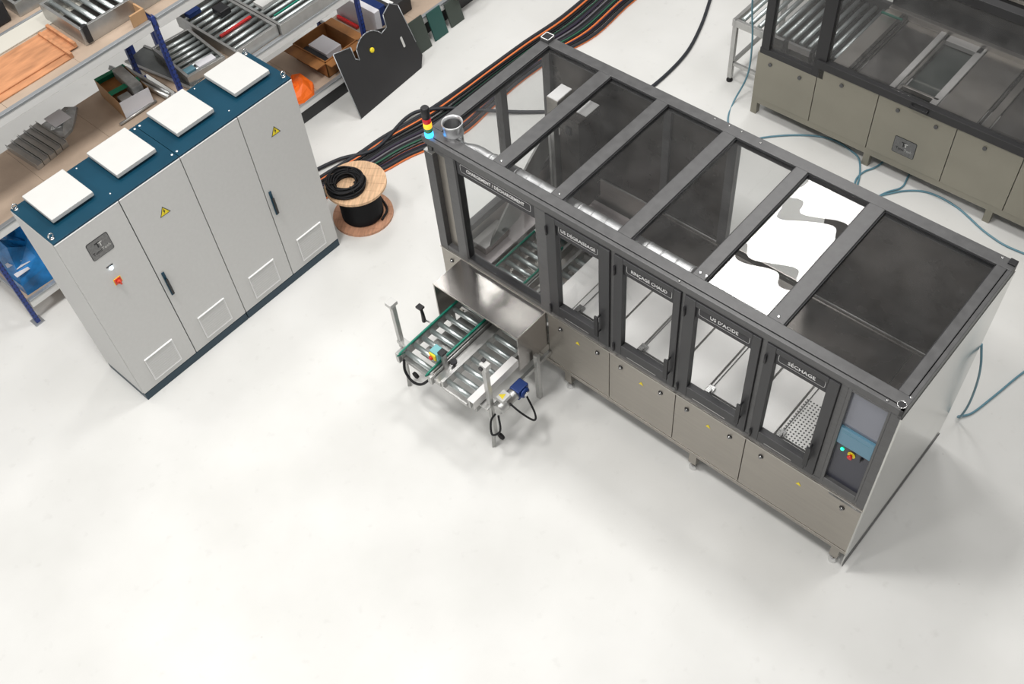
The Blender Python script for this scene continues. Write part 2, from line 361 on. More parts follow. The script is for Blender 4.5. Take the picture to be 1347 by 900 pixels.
# loading window, sign and slot panel
def sign(body, x0, x1, z0, z1, parent, y, ts, tw):
    bm = nbm(); box(bm, x0, x1, y, y + .012, z0, z1); s = obj('sign_plate', bm, M_sign, parent)
    cx, cz = (x0 + x1) / 2, (z0 + z1) / 2 ; w, h = (x1 - x0) * .9, (z1 - z0) * .60
    cz += .012
    bm = nbm(); a = rrect(w, h, .018, 5); b2 = rrect(w - .005, h - .005, .0155, 5); m = onfront(cx, y - .0002, cz)
    va = [bm.verts.new(m @ Vector((p[0], p[1], .0008))) for p in a]; vb = [bm.verts.new(m @ Vector((p[0], p[1], .0008))) for p in b2]
    for i in range(len(a)): bm.faces.new((va[i], va[(i + 1) % len(a)], vb[(i + 1) % len(a)], vb[i]))
    obj('sign_outline', bm, M_white, s)
    text('sign_text', body, ts, M_white, s, onfront(cx, y - .0012, cz), bold=.0005, width=tw)
mb('front_window', (-3.765, -2.95, .03, .034, 1.035, 2.12), M_pane, bevel=0)
bm = nbm(); box(bm, -3.765, -3.74, .0, .06, 1.035, H - .07); box(bm, -3.765, -2.95, .0, .06, 1.035, 1.055); obj('gasket', bm, M_black, mach)
sign('CHARGEMENT / D\u00c9CHARGEMENT', -3.74, -2.95, 2.045, H - .07, mach, .006, .047, .585)
mb('slot_panel', (-4.0, -3.865, .05, .06, ZL + .05, 2.11), M_beige)
mb('slot_cover', (-4.0, -3.865, .02, .09, 2.11, H - .07))
# glazed doors
DO = [(-2.84, -2.245, -2.745, -2.343, 'US D\u00c9GRAISSAGE', .30), (-2.205, -1.632, -2.125, -1.69, 'RIN\u00c7AGE CHAUD', .29), (-1.60, -.992, -1.508, -1.058, "US D'ACIDE", .21), (-.95, -.415, -.878, -.492, 'S\u00c9CHAGE', .19)]
for (a, b_, c, d, t, tw) in DO:
    door = bpy.data.objects.new('door', None); scn.collection.objects.link(door); door.parent = mach
    bm = nbm(); z0, z1, g0, g1 = 1.045, 2.176, 1.165, 2.125
    box(bm, a, c, -.012, .045, z0, z1); box(bm, d, b_, -.012, .045, z0, z1); box(bm, c, d, -.012, .045, z0, g0); box(bm, c, d, -.012, .045, g1, z1)
    obj('door_frame', bm, M_framed, door, .004)
    bm = nbm(); box(bm, c, d, .018, .022, g0, g1); obj('door_pane', bm, M_pane, door)
    sign(t, c, d, g1 - .125, g1, door, .006, .048, tw * 1.07)
    for z in (1.11, 2.02):
        bm = nbm(); cyl(bm, (a + .012, -.02, z - .045), (a + .012, -.02, z + .045), .009, 10); obj('hinge', bm, M_black, door)
    bm = nbm(); hx = d - .012   # D handle in front of the pane
    for z in (1.215, 1.40): cyl(bm, (hx + .03, -.01, z), (hx + .03, -.055, z), .008, 8)
    box(bm, hx + .012, hx + .048, -.072, -.055, 1.19, 1.425); obj('handle', bm, M_black, door, .003)
    bm = nbm(); box(bm, c + .06, d - .10, -.0145, -.012, 1.066, 1.071); obj('slot', bm, M_alu, door)
# fillers between the doors
for x0, x1 in ((-2.245, -2.205), (-1.632, -1.60), (-.992, -.95), (-.415, -.36)): mb('door_post', (x0, x1, .006, .08, 1.035, H - .07))
mb('header', (-2.845, -.36, .006, .08, 2.18, H - .07))
# control panel
cp = bpy.data.objects.new('control_panel', None); scn.collection.objects.link(cp); cp.parent = mach
bm = nbm(); box(bm, -.36, -.335, -.002, .085, 1.035, H - .07); box(bm, -.085, -.068, -.002, .085, 1.035, H - .07); box(bm, -.335, -.085, -.002, .085, 1.035, 1.095); box(bm, -.335, -.085, -.002, .085, 2.165, H - .07)
obj('panel_surround', bm, M_frame, cp, .003)
bm = nbm(); box(bm, -.335, -.085, .03, .04, 1.095, 1.56); obj('operator_plate', bm, M_hmi, cp)
bm = nbm(); box(bm, -.335, -.085, .032, .04, 1.75, 2.165); obj('cover_sheet', bm, M_hmi2, cp)
bm = nbm(); box(bm, -.335, -.088, .012, .035, 1.56, 1.745); obj('touch_screen', bm, M_screen, cp, .002)
bm = nbm(); box(bm, -.315, -.255, .0105, .012, 1.715, 1.722); box(bm, -.315, -.11, .0105, .012, 1.70, 1.703); obj('screen_line', bm, M_hoseb, cp)
bm = nbm(); lathe(bm, [(.013, 0), (.013, .008), (.008, .012)], onfront(-.285, .03, 1.495), 16); obj('green_lamp', bm, M_Lg, cp)
bm = nbm(); lathe(bm, [(.028, 0), (.028, .006)], onfront(-.214, .03, 1.485), 24); es = obj('emergency_stop', bm, M_yellow, cp, label='red mushroom emergency stop on yellow disc')
bm = nbm(); lathe(bm, [(.01, .006), (.01, .02), (.019, .022), (.019, .032), (.012, .036)], onfront(-.214, .03, 1.485), 20); obj('red_button', bm, M_redp, es)
bm = nbm(); lathe(bm, [(.012, 0), (.012, .008)], onfront(-.142, .03, 1.507), 14); box(bm, -.146, -.138, .002, .024, 1.494, 1.522); obj('key_switch', bm, M_black, cp)
# panels: right side, left side glass, back
mb('side_panel', (-.006, .006, .0, W, .30, 2.165), M_side, bevel=0)
mb('side_panel_base', (-.004, .004, .0, W, .12, .296), M_side, bevel=0)
mb('side_seam', (.006, .012, .0, W, .1, .125), M_frame, bevel=0)
mb('left_pane', (-L + .03, -L + .034, .9, W - .085, 1.0, H - .07), M_pane, bevel=0)
mb('left_pane', (-L + .03, -L + .034, .09, .83, 1.0, H - .07), M_pane, bevel=0)
mb('lower_side_panel', (-L, -L + .01, .06, W - .06, ZB, .93), M_steel, bevel=0)
for x0, x1 in ((-L + .085, -3.43), (-3.43, -2.84), (-2.77, -2.235), (-1.36, -.085)):
    mb('back_panel', (x0, x1, W - .045, W - .035, 1.0, H - .07), M_wall, bevel=0)
mb('back_pane', (-2.155, -1.36, W - .045, W - .041, 1.0, H - .07), M_pane, bevel=0)
mb('lower_back_panel', (-L, 0, W - .02, W - .01, ZB, 1.0), M_steel, bevel=0)
mb('inner_rail', (-.92, -.10, .135, .185, 2.10, 2.14), M_beige)
mb('inner_rail', (-.92, -.10, .30, .31, 1.98, 2.0), M_wall)
mb('deck_seam', (-1.36, -.1, 1.455, 1.468, .985, 1.005), M_alu)
mb('deck_seam', (-3.55, -2.24, 1.455, 1.468, .985, 1.005), M_alu)
# deck over the tanks
def deckpart(x0, x1, y0, y1, z, mat=M_deck, t=.012, n='tank_lid'): return mb(n, (x0, x1, y0, y1, z - t, z), mat, bevel=.002)
deckpart(-2.98, -2.76, .09, .86, .965, n='deck_plate')
LX = [(-2.755, -2.36), (-2.35, -2.08), (-2.07, -1.74), (-1.73, -1.45), (-1.44, -1.11), (-1.10, -.83), (-.82, -.42)]
for x0, x1 in LX: deckpart(x0, x1 - .006, .09, .86, .962)
mb('deck_back', (-2.98, -.41, .865, W - .05, .93, .96), M_wall, bevel=0)
mb('deck_right', (-.40, -.07, .09, W - .05, .93, .96), M_wall, bevel=0)
bm = nbm()
for i in range(9):
    for j in range(15): lathe(bm, [(.0075, 0), (.0075, .001)], Matrix.Translation((-.80 + i * .027, .20 + j * .027, .962)), 8)
obj('vent_holes', bm, M_black, mach, kind='stuff')
for x in (-2.70, -2.06, -1.42, -.79):
    bm = nbm(); cyl(bm, (x, .2, .967), (x, .84, .967), .004, 8); obj('rod', bm, M_frame, mach)
    bm = nbm(); cyl(bm, (x + .01, .165, .985), (x + .30, .165, .985), .008, 8); obj('rod', bm, M_black, mach)
    bm = nbm(); box(bm, x - .03, x + .03, .17, .23, .962, .985); box(bm, x - .02, x + .02, .14, .19, .985, 1.01); box(bm, x - .035, x + .02, .09, .14, .962, .972); obj('clamp', bm, M_lock, mach, .002)
# spiral duct below the roof, elbow and outlet collar
bm = nbm(); cx, cy = -3.905, .17
pts = [(-3.905, .17, 2.10), (-3.90, .18, 2.06), (-3.86, .2, 2.02)]
tube(bm, smoothpath([(-3.905, .17, 2.16), (-3.90, .18, 2.10), (-3.85, .21, 2.06), (-3.76, .25, 2.055), (-3.6, .25, 2.05)], 4), .068, 20)
d0 = obj('exhaust_duct', bm, M_galv, mach)
bm = nbm()
prof = []
x = -3.6
n = 0
pts, rad = [], []
while x < -1.62:
    for dx, r in ((-.006, .0725), (-.001, .0725), (.001, .0755), (.007, .0755), (.009, .0725), (.014, .0725)): pts.append((x + dx, .25, 2.05)); rad.append(r)
    x += .125
tube(bm, pts, rad, 22); obj('duct_pipe', bm, M_galv, d0)
bm = nbm(); lathe(bm, [(.074, 2.13), (.074, 2.24), (.082, 2.245), (.082, 2.262), (.074, 2.268), (.076, 2.33), (.085, 2.345), (.085, 2.36), (.078, 2.36), (.070, 2.33), (.068, 2.15)], Matrix.Translation((cx, cy, 0)), 28)
obj('outlet_collar', bm, M_galv, d0)
bm = nbm(); lathe(bm, [(0.0, 2.18), (.066, 2.18), (.067, 2.33), (.0655, 2.33), (.0645, 2.185), (0.0, 2.185)], Matrix.Translation((cx, cy, 0)), 20); obj('duct_inside', bm, M_black, d0)  # black lining paints the shade inside the open collar
# signal tower
st = bpy.data.objects.new('signal_tower', None); scn.collection.objects.link(st); st.parent = mach; st.location = (-4.035, .035, 0); st['label'] = 'signal light column with red, amber, green and blue lenses'
bm = nbm(); lathe(bm, [(.03, 2.11), (.03, 2.21), (.033, 2.215), (.033, 2.235)], seg=20); obj('tower_base', bm, M_black, st)
bm = nbm(); box(bm, -.045, .045, -.045, .045, 2.108, 2.116); obj('bracket', bm, M_alu, st)
for n_, z0, z1, m_ in (('blue_lens', 2.235, 2.295, M_Lblu), ('green_lens', 2.295, 2.335, M_Lgrn), ('amber_lens', 2.335, 2.385, M_Lamb), ('red_lens', 2.385, 2.43, M_Lred)):
    bm = nbm(); lathe(bm, [(.032, z0), (.034, z0 + .004), (.034, z1 - .004), (.032, z1)], seg=20); obj(n_, bm, m_, st)
bm = nbm(); lathe(bm, [(.033, 2.43), (.033, 2.525), (.028, 2.532)], seg=20); obj('buzzer', bm, M_black, st)
# interior: inclined arm, lift columns, sockets
def box_part(n_, b_, mat, **k): return mb(n_, b_, mat, bevel=.003, **k)
c1 = box_part('lift_column', (-3.56, -3.36, 1.02, 1.30, 1.0, 2.02), M_wall); bm = nbm(); box(bm, -3.555, -3.365, 1.12, 1.295, 2.021, 2.026); obj('column_glare', bm, M_white, c1)  # white slab paints the bright reflection on the steel column top
bm = nbm(); box(bm, -3.49, -3.44, 1.01, 1.02, 1.86, 1.93); obj('square_cutout', bm, M_black, c1)
c2 = box_part('lift_column', (-3.80, -3.68, 1.14, 1.34, 1.0, 2.0), M_steel); bm = nbm(); box(bm, -3.795, -3.685, 1.145, 1.335, 2.001, 2.006); obj('column_glare', bm, M_white, c2)  # same painted reflection on the second column top
bm = nbm(); box(bm, -3.70, -3.60, 1.05, 1.12, .95, 1.75); box(bm, -3.63, -3.60, .99, 1.05, .8, 1.85); cyl(bm, (-3.655, 1.0, .8), (-3.655, 1.0, 1.9), .016, 10); cyl(bm, (-3.655, 1.0, 1.86), (-3.655, 1.0, 1.94), .028, 10); obj('lift_guide', bm, M_alu, mach)
bm = nbm(); m = Matrix(((1, 0, 0, -3.72), (0, 0, 1, 0), (0, 1, 0, 0), (0, 0, 0, 1)))
prism(bm, [(0, 0), (.01, 0)] and [(.25, .98), (.62, 1.02), (1.22, 1.62), (1.22, 1.86), (.80, 1.55), (.30, 1.08)], 0, .02, Matrix(((0, 0, 1, -3.75), (1, 0, 0, 0), (0, 1, 0, 0), (0, 0, 0, 1))))
obj('lift_arm', bm, M_alu, mach, .003)
box_part('inner_bracket', (-3.26, -3.2, .75, 1.0, 1.05, 1.1), M_wall)
bm = nbm()
for i in range(9): box(bm, -3.30 + .035 * i, -3.285 + .035 * i, 1.10, 1.12, .97, .985)
obj('terminal_row', bm, M_redp, mach, kind='stuff')
# loading bay floor, tray and light sheet
mb('bay_floor', (-L + .02, -2.99, .10, W - .05, .50, .52), M_steel, bevel=0)
mb('bay_deck', (-L + .02, -3.80, .09, W - .05, .66, .68), M_mauve, bevel=0)
mb('bay_deck', (-3.80, -2.99, .92, W - .05, .66, .68), M_mauve, bevel=0)
bt = box_part('junction_box', (-4.05, -3.90, .34, .66, .66, .76), M_hood); bm = nbm(); box(bm, -4.055, -3.895, .335, .665, .76, .775); obj('box_lid', bm, M_deck, bt, .002)
# unseen fill tubes added under the front rail to brighten the deck
for x0, x1 in ((-2.75, -2.3), (-2.12, -1.7), (-1.5, -1.08), (-.87, -.5)):
    bm = nbm(); cyl(bm, (x0, .10, 2.13), (x1, .10, 2.13), .012, 8); obj('fill_tube', bm, M_fill, mach)
# infeed hood
hd = mb('infeed_hood', (-3.845, -2.9, -.36, -.345, .968, .98), M_hood, bevel=0)
bm = nbm(); t = .012
box(bm, -3.845, -2.9, -.36, .0, .98 - t, .98); box(bm, -3.845, -3.845 + t, -.36, 0, .56, .98 - t); box(bm, -2.9 - t, -2.9, -.36, 0, .54, .98 - t)
old = hd.data; me = bpy.data.meshes.new('infeed_hood'); bmesh.ops.recalc_face_normals(bm, faces=bm.faces); bm.to_mesh(me); bm.free(); me.materials.append(M_hood); hd.data = me
bm = nbm(); box(bm, -3.848, -2.897, -.363, -.357, .974, .984); box(bm, -2.903, -2.897, -.36, 0, .978, .984); obj('hood_edge', bm, M_steel, hd)

# ------------------------------------------------------------------ roller conveyors through the hood
def roller(x0, x1, y, z, parent, r=.023, mat=M_zinc):
    bm = nbm(); tube(bm, [(x0, y, z), (x0 + .012, y, z), (x0 + .014, y, z), (x1 - .014, y, z), (x1 - .012, y, z), (x1, y, z)], [.008, .008, r, r, .008, .008], 14)
    return obj('roller', bm, mat, parent)
def conveyor(name, lab, x0, x1, ya, yb, z, step, matrix, group=None, belts=False):
    t = thing(name, lab, 'conveyor', matrix, group)
    r0 = roller(x0, x1, ya + .05, z - .03, t)
    y = ya + .05 + step
    while y < yb - .03:
        dup(r0, t, (0, y - ya - .05, 0)); y += step
    for xa, xb in ((x0 - .028, x0), (x1, x1 + .028)):
        bm = nbm(); box(bm, xa, xb, ya, yb, z - .10, z); obj('side_rail', bm, M_alu, t, .002)
    if belts:
        for xx in (x0 - .006, x1 + .006):
            bm = nbm(); p = [(xx, ya + .04, z - .03), (xx, ya + .10, z + .012), (xx, yb - .1, z + .012)]
            tube(bm, smoothpath(p, 5), .009, 8); obj('green_belt', bm, M_green, t)
            bm = nbm(); box(bm, xx - .006, xx + .006, ya + .12, yb - .1, z - .012, z + .004); obj('belt_guide', bm, M_green, t)
    return t
CA = conveyor('roller_conveyor', 'narrow roller conveyor with green edge belts feeding the stainless hood', -3.715, -3.40, -.93, .90, .71, .098, MM, 'roller conveyors at the loading bay', True)
CB = conveyor('roller_conveyor', 'roller conveyor with blue gearmotor on its right beside the green-belted one', -3.235, -2.965, -.93, .90, .71, .098, MM, 'roller conveyors at the loading bay')
# parts of the left one
def part(n_, boxes, mat, parent, bevel=.002, **k):
    bm = nbm()
    for b_ in boxes: box(bm, *b_)
    return obj(n_, bm, mat, parent, bevel, **k)
part('end_cap', [(-3.755, -3.72, -.965, -.90, .60, .72)], M_alu, CA); part('end_cap', [(-3.395, -3.35, -.955, -.90, .60, .70)], M_alu, CA)
part('cross_beam', [(-3.74, -3.37, -.92, -.88, .585, .625)], M_alu, CA); part('cross_beam', [(-3.74, -3.37, -.2, -.16, .585, .625)], M_alu, CA)
part('drive_channel', [(-3.35, -3.275, -.93, -.05, .61, .66), (-3.365, -3.355, -.93, .6, .60, .70)], M_alu, CA)
part('base_tray', [(-3.70, -3.42, -.75, -.1, .52, .53)], M_alu, CA)
part('support_leg', [(-3.885, -3.845, -.82, -.78, .55, 1.12)], M_alu, CA); 
part('leg_cap', [(-3.90, -3.83, -.845, -.765, 1.12, 1.16)], M_offw, CA)
part('bracket', [(-3.885, -3.74, -.83, -.77, .61, .65)], M_alu, CA)
def slantleg(x, y, parent, dx=.0):
    bm = nbm(); tube(bm, [(x, y, .60), (x, y - .01, .22), (x - dx, y - .03, .0)], .022, 4); obj('leg', bm, M_alu, parent)
    bm = nbm(); cyl(bm, (x + .03, y + .03, .10), (x + .03, y + .05, .10), .035, 16); obj('castor', bm, M_rubber, parent)
slantleg(-3.86, -.80, CA); 
part('leg', [(-3.88, -3.84, -.22, -.18, .0, .60)], M_alu, CA)
# clamp lever, cable loop
bm = nbm(); tube(bm, [(-3.86, -.52, .62), (-3.86, -.52, .72), (-3.87, -.52, .80)], [.02, .016, .012], 8); box(bm, -3.90, -3.84, -.55, -.50, .80, .82); obj('clamp_knob', bm, M_black, CA)
bm = nbm(); cyl(bm, (-3.86, -.52, .64), (-3.74, -.5, .64), .008, 8); obj('clamp_rod', bm, M_alu, CA)
bm = nbm(); tube(bm, smoothpath([(-3.70, -.93, .63), (-3.68, -.96, .52), (-3.6, -.97, .45), (-3.5, -.96, .48), (-3.42, -.93, .58)], 5), .012, 8); obj('cable_loop', bm, M_rubber, CA)
# operator post with switch box
part('switch_post', [(-3.365, -3.33, -.80, -.765, .62, .86)], M_alu, CA); part('post_cap', [(-3.38, -3.325, -.815, -.755, .86, .885)], M_black, CA)
sb = part('switch_box', [(-3.46, -3.37, -.83, -.745, .775, .865)], M_tealbox, CA, .006)
part('switch_plate', [(-3.455, -3.385, -.845, -.83, .78, .85)], M_yellow, sb, .004)
bm = nbm(); lathe(bm, [(.02, 0), (.02, .01), (.012, .02)], onfront(-3.43, -.845, .80), 14); obj('switch_knob', bm, M_redp, sb)
bm = nbm(); lathe(bm, [(.03, 0), (.03, .02)], Matrix.Translation((-3.31, -.72, .70)), 14); lathe(bm, [(.012, -.08), (.012, .0)], Matrix.Translation((-3.31, -.72, .70)), 10); obj('hand_knob', bm, M_black, CA)
# parts of the right one
part('end_bar', [(-3.235, -2.965, -.945, -.93, .63, .66)], M_alu, CB); part('side_plate', [(-2.965, -2.895, -.93, -.38, .715, .72), (-2.90, -2.895, -.93, -.38, .63, .72)], M_deck, CB)
part('support_leg', [(-2.86, -2.82, -.82, -.78, .18, 1.12)], M_alu, CB); part('leg_cap', [(-2.87, -2.80, -.83, -.77, 1.12, 1.18)], M_offw, CB); part('cap_knob', [(-2.86, -2.83, -.85, -.83, 1.13, 1.16), (-2.875, -2.845, -.8, -.77, 1.18, 1.2)], M_black, CB)
slantleg(-2.84, -.80, CB); part('leg', [(-2.88, -2.84, -.22, -.18, .0, .62)], M_alu, CB)
part('bracket', [(-2.94, -2.82, -.86, -.74, .60, .62), (-2.94, -2.93, -.88, -.74, .5, .62)], M_alu, CB)
part('under_rail', [(-3.22, -2.98, -.85, -.82, .58, .61), (-2.90, -2.87, -.75, .0, .42, .46)], M_alu, CB)
gm = bpy.data.objects.new('gearmotor', None); scn.collection.objects.link(gm); gm.parent = CB; gm['label'] = 'silver motor with blue gearbox'
bm = nbm(); lathe(bm, [(.045, 0), (.052, .02), (.052, .07), (.058, .075), (.058, .09), (.05, .095), (.05, .19), (.055, .20)], Matrix.Translation((-2.76, -.80, .60)) @ Matrix.Rotation(-PI / 2, 4, 'X'), 20); obj('motor_body', bm, M_alu, gm)
bm = nbm(); box(bm, -2.81, -2.71, -.60, -.47, .545, .655); lathe(bm, [(.05, 0), (.05, .02), (.03, .03)], Matrix.Translation((-2.71, -.535, .60)) @ Matrix.Rotation(PI / 2, 4, 'Y'), 16); obj('gearbox', bm, M_blue, gm, .012)
bm = nbm(); lathe(bm, [(.026, .03), (.026, .034), (.012, .034)], Matrix.Translation((-2.71, -.535, .60)) @ Matrix.Rotation(PI / 2, 4, 'Y'), 16); obj('gearbox_ring', bm, M_chrome, gm)
tb = bpy.data.objects.new('terminal_box', None)
bm = nbm(); box(bm, -2.81, -2.73, -.76, -.665, .655, .70); obj('terminal_box', bm, M_offw, gm, .004)
bm = nbm(); prism(bm, [(-.03, -.026), (.03, -.026), (0, .026)], 0, .001, Matrix.Translation((-2.77, -.712, .7005)) @ Matrix.Rotation(-.3, 4, 'Z')); obj('warning_sticker', bm, M_yellow, gm)
for pts in ([(-2.72, -.70, .62), (-2.62, -.68, .55), (-2.56, -.6, .4), (-2.62, -.52, .35), (-2.72, -.5, .5)], [(-2.74, -.82, .56), (-2.70, -.86, .42), (-2.76, -.9, .35), (-2.82, -.84, .42), (-2.8, -.8, .5)]):
    bm = nbm(); tube(bm, smoothpath(pts, 6), .009, 8); obj('motor_cable', bm, M_rubber, CB)

# ------------------------------------------------------------------ electrical cabinets
def cabinet(x, first, lab):
    t = thing('electrical_cabinet', lab, 'cabinet', Matrix.Translation((x, 0, 0)), 'grey electrical cabinets')
    part('plinth', [(.004, 1.196, .004, .59, 0, .09)], M_plinth, t, .002)
    part('body', [(.0, 1.2, .024, .60, .094, 2.085)], M_grey, t, .003)
    part('gap_shade', [(.006, 1.194, .0205, .024, .10, 2.08)], M_black, t, 0)  # black sheet behind the doors puts shade into their gaps
    part('roof_plate', [(.002, 1.198, .004, .598, 2.086, 2.102)], M_teal, t, .003)
    for k in range(2):
        d = part('door', [(.004 + .6 * k, .596 + .6 * k, .0, .020, .10, 2.076)], M_grey, t, .004)
        part('door_edge', [(.004 + .6 * k, .596 + .6 * k, -.001, .019, 2.076, 2.084)], M_greyl, d, .001)  # pale strip paints the light caught by the door top
        v0 = .6 * k + .15
        g = part('filter_grille', [(v0, v0 + .30, -.006, .0, .17, .46)], M_grille, d, .003)
        part('grille_slat', [(v0 + .012, v0 + .288, -.0085, -.006, .185 + .0265 * i, .205 + .0265 * i) for i in range(10)], M_grey, d, .001)
        part('grille_frame', [(v0 - .002, v0 + .004, -.0095, -.006, .17, .46), (v0 + .296, v0 + .302, -.0095, -.006, .17, .46), (v0, v0 + .3, -.0095, -.006, .166, .172)], M_greyl, d, 0)
        part('grille_lip', [(v0 - .003, v0 + .303, -.016, .0, .459, .468)], M_greyl, d, .002)  # pale colour paints the highlight along the grille top
        if k == 1:
            bolt_sign(.6 + .295, 1.735, d, .105, -.0005)
            h = part('door_handle', [(.635, .665, -.012, .0, .90, 1.19)], M_teal, d, .006)
            part('handle_lever', [(.640, .660, -.035, -.02, .93, 1.12)], M_black, d, .004)
            part('handle_inlay', [(.655, .663, -.014, -.012, .93, 1.10)], M_steel, d, .002)
    for k in range(2):
        x0 = .125 + .605 * k
        cpz = part('roof_cap', [(x0, x0 + .38, .16, .575, 2.125, 2.165)], M_offw, t, .006)
        part('cap_skirt', [(x0 + .03, x0 + .35, .19, .545, 2.102, 2.125)], M_grille, cpz, .003)
    for xx, yy in ((.035, .06), (.035, .56), (1.165, .06), (1.165, .56)):
        ends = (xx < .6) == first
        bm = nbm()
        if ends:
            lathe(bm, [(.02, 2.10), (.02, 2.106), (.01, 2.112)], Matrix.Translation((xx, yy, 0)), 12)
            tube(bm, [(xx + .02 * math.cos(a), yy + .0, 2.134 + .022 * math.sin(a)) for a in [2 * PI * i / 14 for i in range(14)]], .006, 8, closed=True)
            obj('lifting_eye', bm, M_chrome, t)
        else:
            lathe(bm, [(.009, 2.10), (.009, 2.106)], Matrix.Translation((xx + (.01 if xx > .6 else -.01), yy, 0)), 10); obj('roof_screw', bm, M_white, t)
    for xx in (.6,):
        for yy in (.10, .56):
            bm = nbm(); lathe(bm, [(.006, 2.10), (.006, 2.106)], Matrix.Translation((xx, yy, 0)), 8); obj('roof_screw', bm, M_white, t)
    return t
cabL = cabinet(0, True, 'left grey electrical cabinet with badge plate and red main switch')
cabR = cabinet(1.2, False, 'right grey electrical cabinet next to the wooden cable spool')
def badge(parent, cx, y, cz, w=.20, h=.185):
    m = onfront(cx, y, cz)
    bm = nbm(); prism(bm, rrect(w, h, .018), 0, .002, m); a = obj('badge', bm, M_black, parent)
    bm = nbm(); prism(bm, rrect(w - .01, h - .01, .014), .002, .003, m); obj('badge_face', bm, M_plate, a)
    text('badge_letter', 'T', .07, M_black, a, onfront(cx - .012, y - .0035, cz + .028), bold=.003)
    text('badge_letter', 'T', .06, M_offw, a, onfront(cx + .012, y - .0040, cz + .024), bold=.001)
    text('badge_text', 'Tumi', .04, M_black, a, onfront(cx - .04, y - .0035, cz - .035), bold=.0005)
    text('badge_text', 'Tech', .04, M_alu, a, onfront(cx + .045, y - .0035, cz - .03), bold=.0005)
    return a
badge(cabL, .302, -.0005, 1.82)
bm = nbm(); box(bm, .262, .322, -.003, -.0005, 1.592, 1.604); o = obj('name_strip', bm, M_black, cabL)
bm = nbm(); lathe(bm, [(.014, 0), (.014, .01), (.008, .015)], onfront(.296, 0, 1.572), 16); obj('power_lamp', bm, M_Lled, cabL)
ms = part('main_switch', [(.262, .324, -.010, -.0005, 1.388, 1.448)], M_red, cabL, .004, label='red main switch on yellow plate')
part('switch_backing', [(.258, .328, -.004, -.0004, 1.384, 1.452)], M_yellow, ms)
bm = nbm(); lathe(bm, [(.02, .010), (.017, .03)], onfront(.295, 0, 1.418), 16); box(bm, .289, .301, -.048, -.03, 1.40, 1.436); obj('switch_knob', bm, M_red, ms)

# ------------------------------------------------------------------ cable spool, coil
SX, SY = 2.835, .115
sp = thing('cable_spool', 'wooden cable spool wound with black cable beside the right cabinet', 'spool', Matrix.Translation((SX, SY, 0)) @ Matrix.Rotation(.6, 4, 'Z'))
def flange(z0, mat, n_):
    fl = bpy.data.objects.new(n_, None); scn.collection.objects.link(fl); fl.parent = sp
    w = .62 / 6
    for i in range(6):
        a, b_ = -.31 + i * w + .0012, -.31 + (i + 1) * w - .0012
        pts = []
        N = 8
        for k in range(N + 1):
            x = a + (b_ - a) * k / N; pts.append((x, math.sqrt(max(0, .31 ** 2 - min(.3095, abs(x)) ** 2))))
        poly = pts + [(x, -y) for x, y in reversed(pts)]
        bm = nbm(); prism(bm, [p for j, p in enumerate(poly) if j == 0 or (Vector(p) - Vector(poly[j - 1])).length > 1e-5], z0, z0 + .028); obj('plank', bm, mat, fl)
    bm = nbm(); lathe(bm, [(.02, z0 + .029), (.02, z0 + .031)], seg=14); obj('hub_hole', bm, M_black, fl)
    return fl
flange(0.0, M_woodp, 'bottom_flange'); flange(.43, M_wood, 'top_flange')
bm = nbm(); prof = [(.10, .03)]
for i in range(22):
    z = .035 + i * .018; prof += [(.205, z), (.214, z + .009)]
prof += [(.205, .428), (.10, .429)]; lathe(bm, prof, seg=40); obj('wound_cable', bm, M_rubber, sp)
bm = nbm(); tube(bm, smoothpath([(.20, .0, .40), (.24, -.05, .34), (.25, -.1, .2), (.235, -.12, .06), (.2, -.15, .045), (.05, -.245, .045), (-.1, -.22, .045)], 6), .012, 8); obj('cable_end', bm, M_rubber, sp)
bm = nbm()
random.seed(3)
for i in range(30):
    R = .105 + .095 * random.random(); z = .472 + .10 * random.random() * (1 - abs(R - .15) * 6); ox, oy = random.uniform(-.012, .012), random.uniform(-.012, .012)
    ph, am = random.uniform(0, 6), random.uniform(0, .012)
    tube(bm, [(ox + (R + .006 * math.sin(3 * a + ph)) * math.cos(a), oy + (R + .006 * math.sin(2 * a + ph)) * math.sin(a), max(.470, z + am * math.sin(2 * a + ph))) for a in [2 * PI * k / 30 for k in range(30)]], .0085, 6, closed=True)
tube(bm, smoothpath([(.05, .16, .49), (.0, .19, .48), (.12, .16, .53), (.17, .05, .50), (.165, -.03, .47)], 6), .0065, 6)
for a in (.6, 2.7, 4.4):
    c, s = math.cos(a) * .15, math.sin(a) * .15
    tube(bm, [(c + .052 * math.cos(b_) * math.cos(a), s + .052 * math.cos(b_) * math.sin(a), .515 + .05 * math.sin(b_)) for b_ in [2 * PI * k / 12 for k in range(12)]], .005, 6, closed=True)
co = obj('cable_coil', bm, M_rubber); co.matrix_world = Matrix.Translation((SX - .085, SY + .035, -.010))
tag(co, 'loose coil of black cable lying on top of the wooden spool', 'cable')

# ------------------------------------------------------------------ cable bundle and hoses on the floor
st_ = [(9.2, -.35, .45), (8.2, -.05, .62), (7.3, .05, .60), (6.5, .0, .58), (5.9, .12, .62), (5.3, .16, .64), (4.8, .12, .66), (4.3, .10, .70), (3.75, .30, .78), (3.4, .38, .80), (3.0, .52, .85), (2.6, .62, .88), (2.2, .66, .92), (1.4, .66, .92)]
cols = [M_cork, M_hosek, M_hosek, M_cork, M_rubber, M_rubber, M_cviolet, M_rubber, M_cgreen, M_rubber, M_hosek, M_cviolet, M_rubber, M_ccream, M_rubber, M_rubber, M_hosek, M_cgreen, M_rubber, M_rubber, M_cork, M_cviolet, M_rubber, M_rubber, M_cork, M_hosek, M_cork]
names = {M_cork: 'orange', M_hosek: 'thick dark grey', M_rubber: 'black', M_cviolet: 'dark violet', M_cgreen: 'green', M_ccream: 'light grey'}
random.seed(11); NC = len(cols); cnt = {}
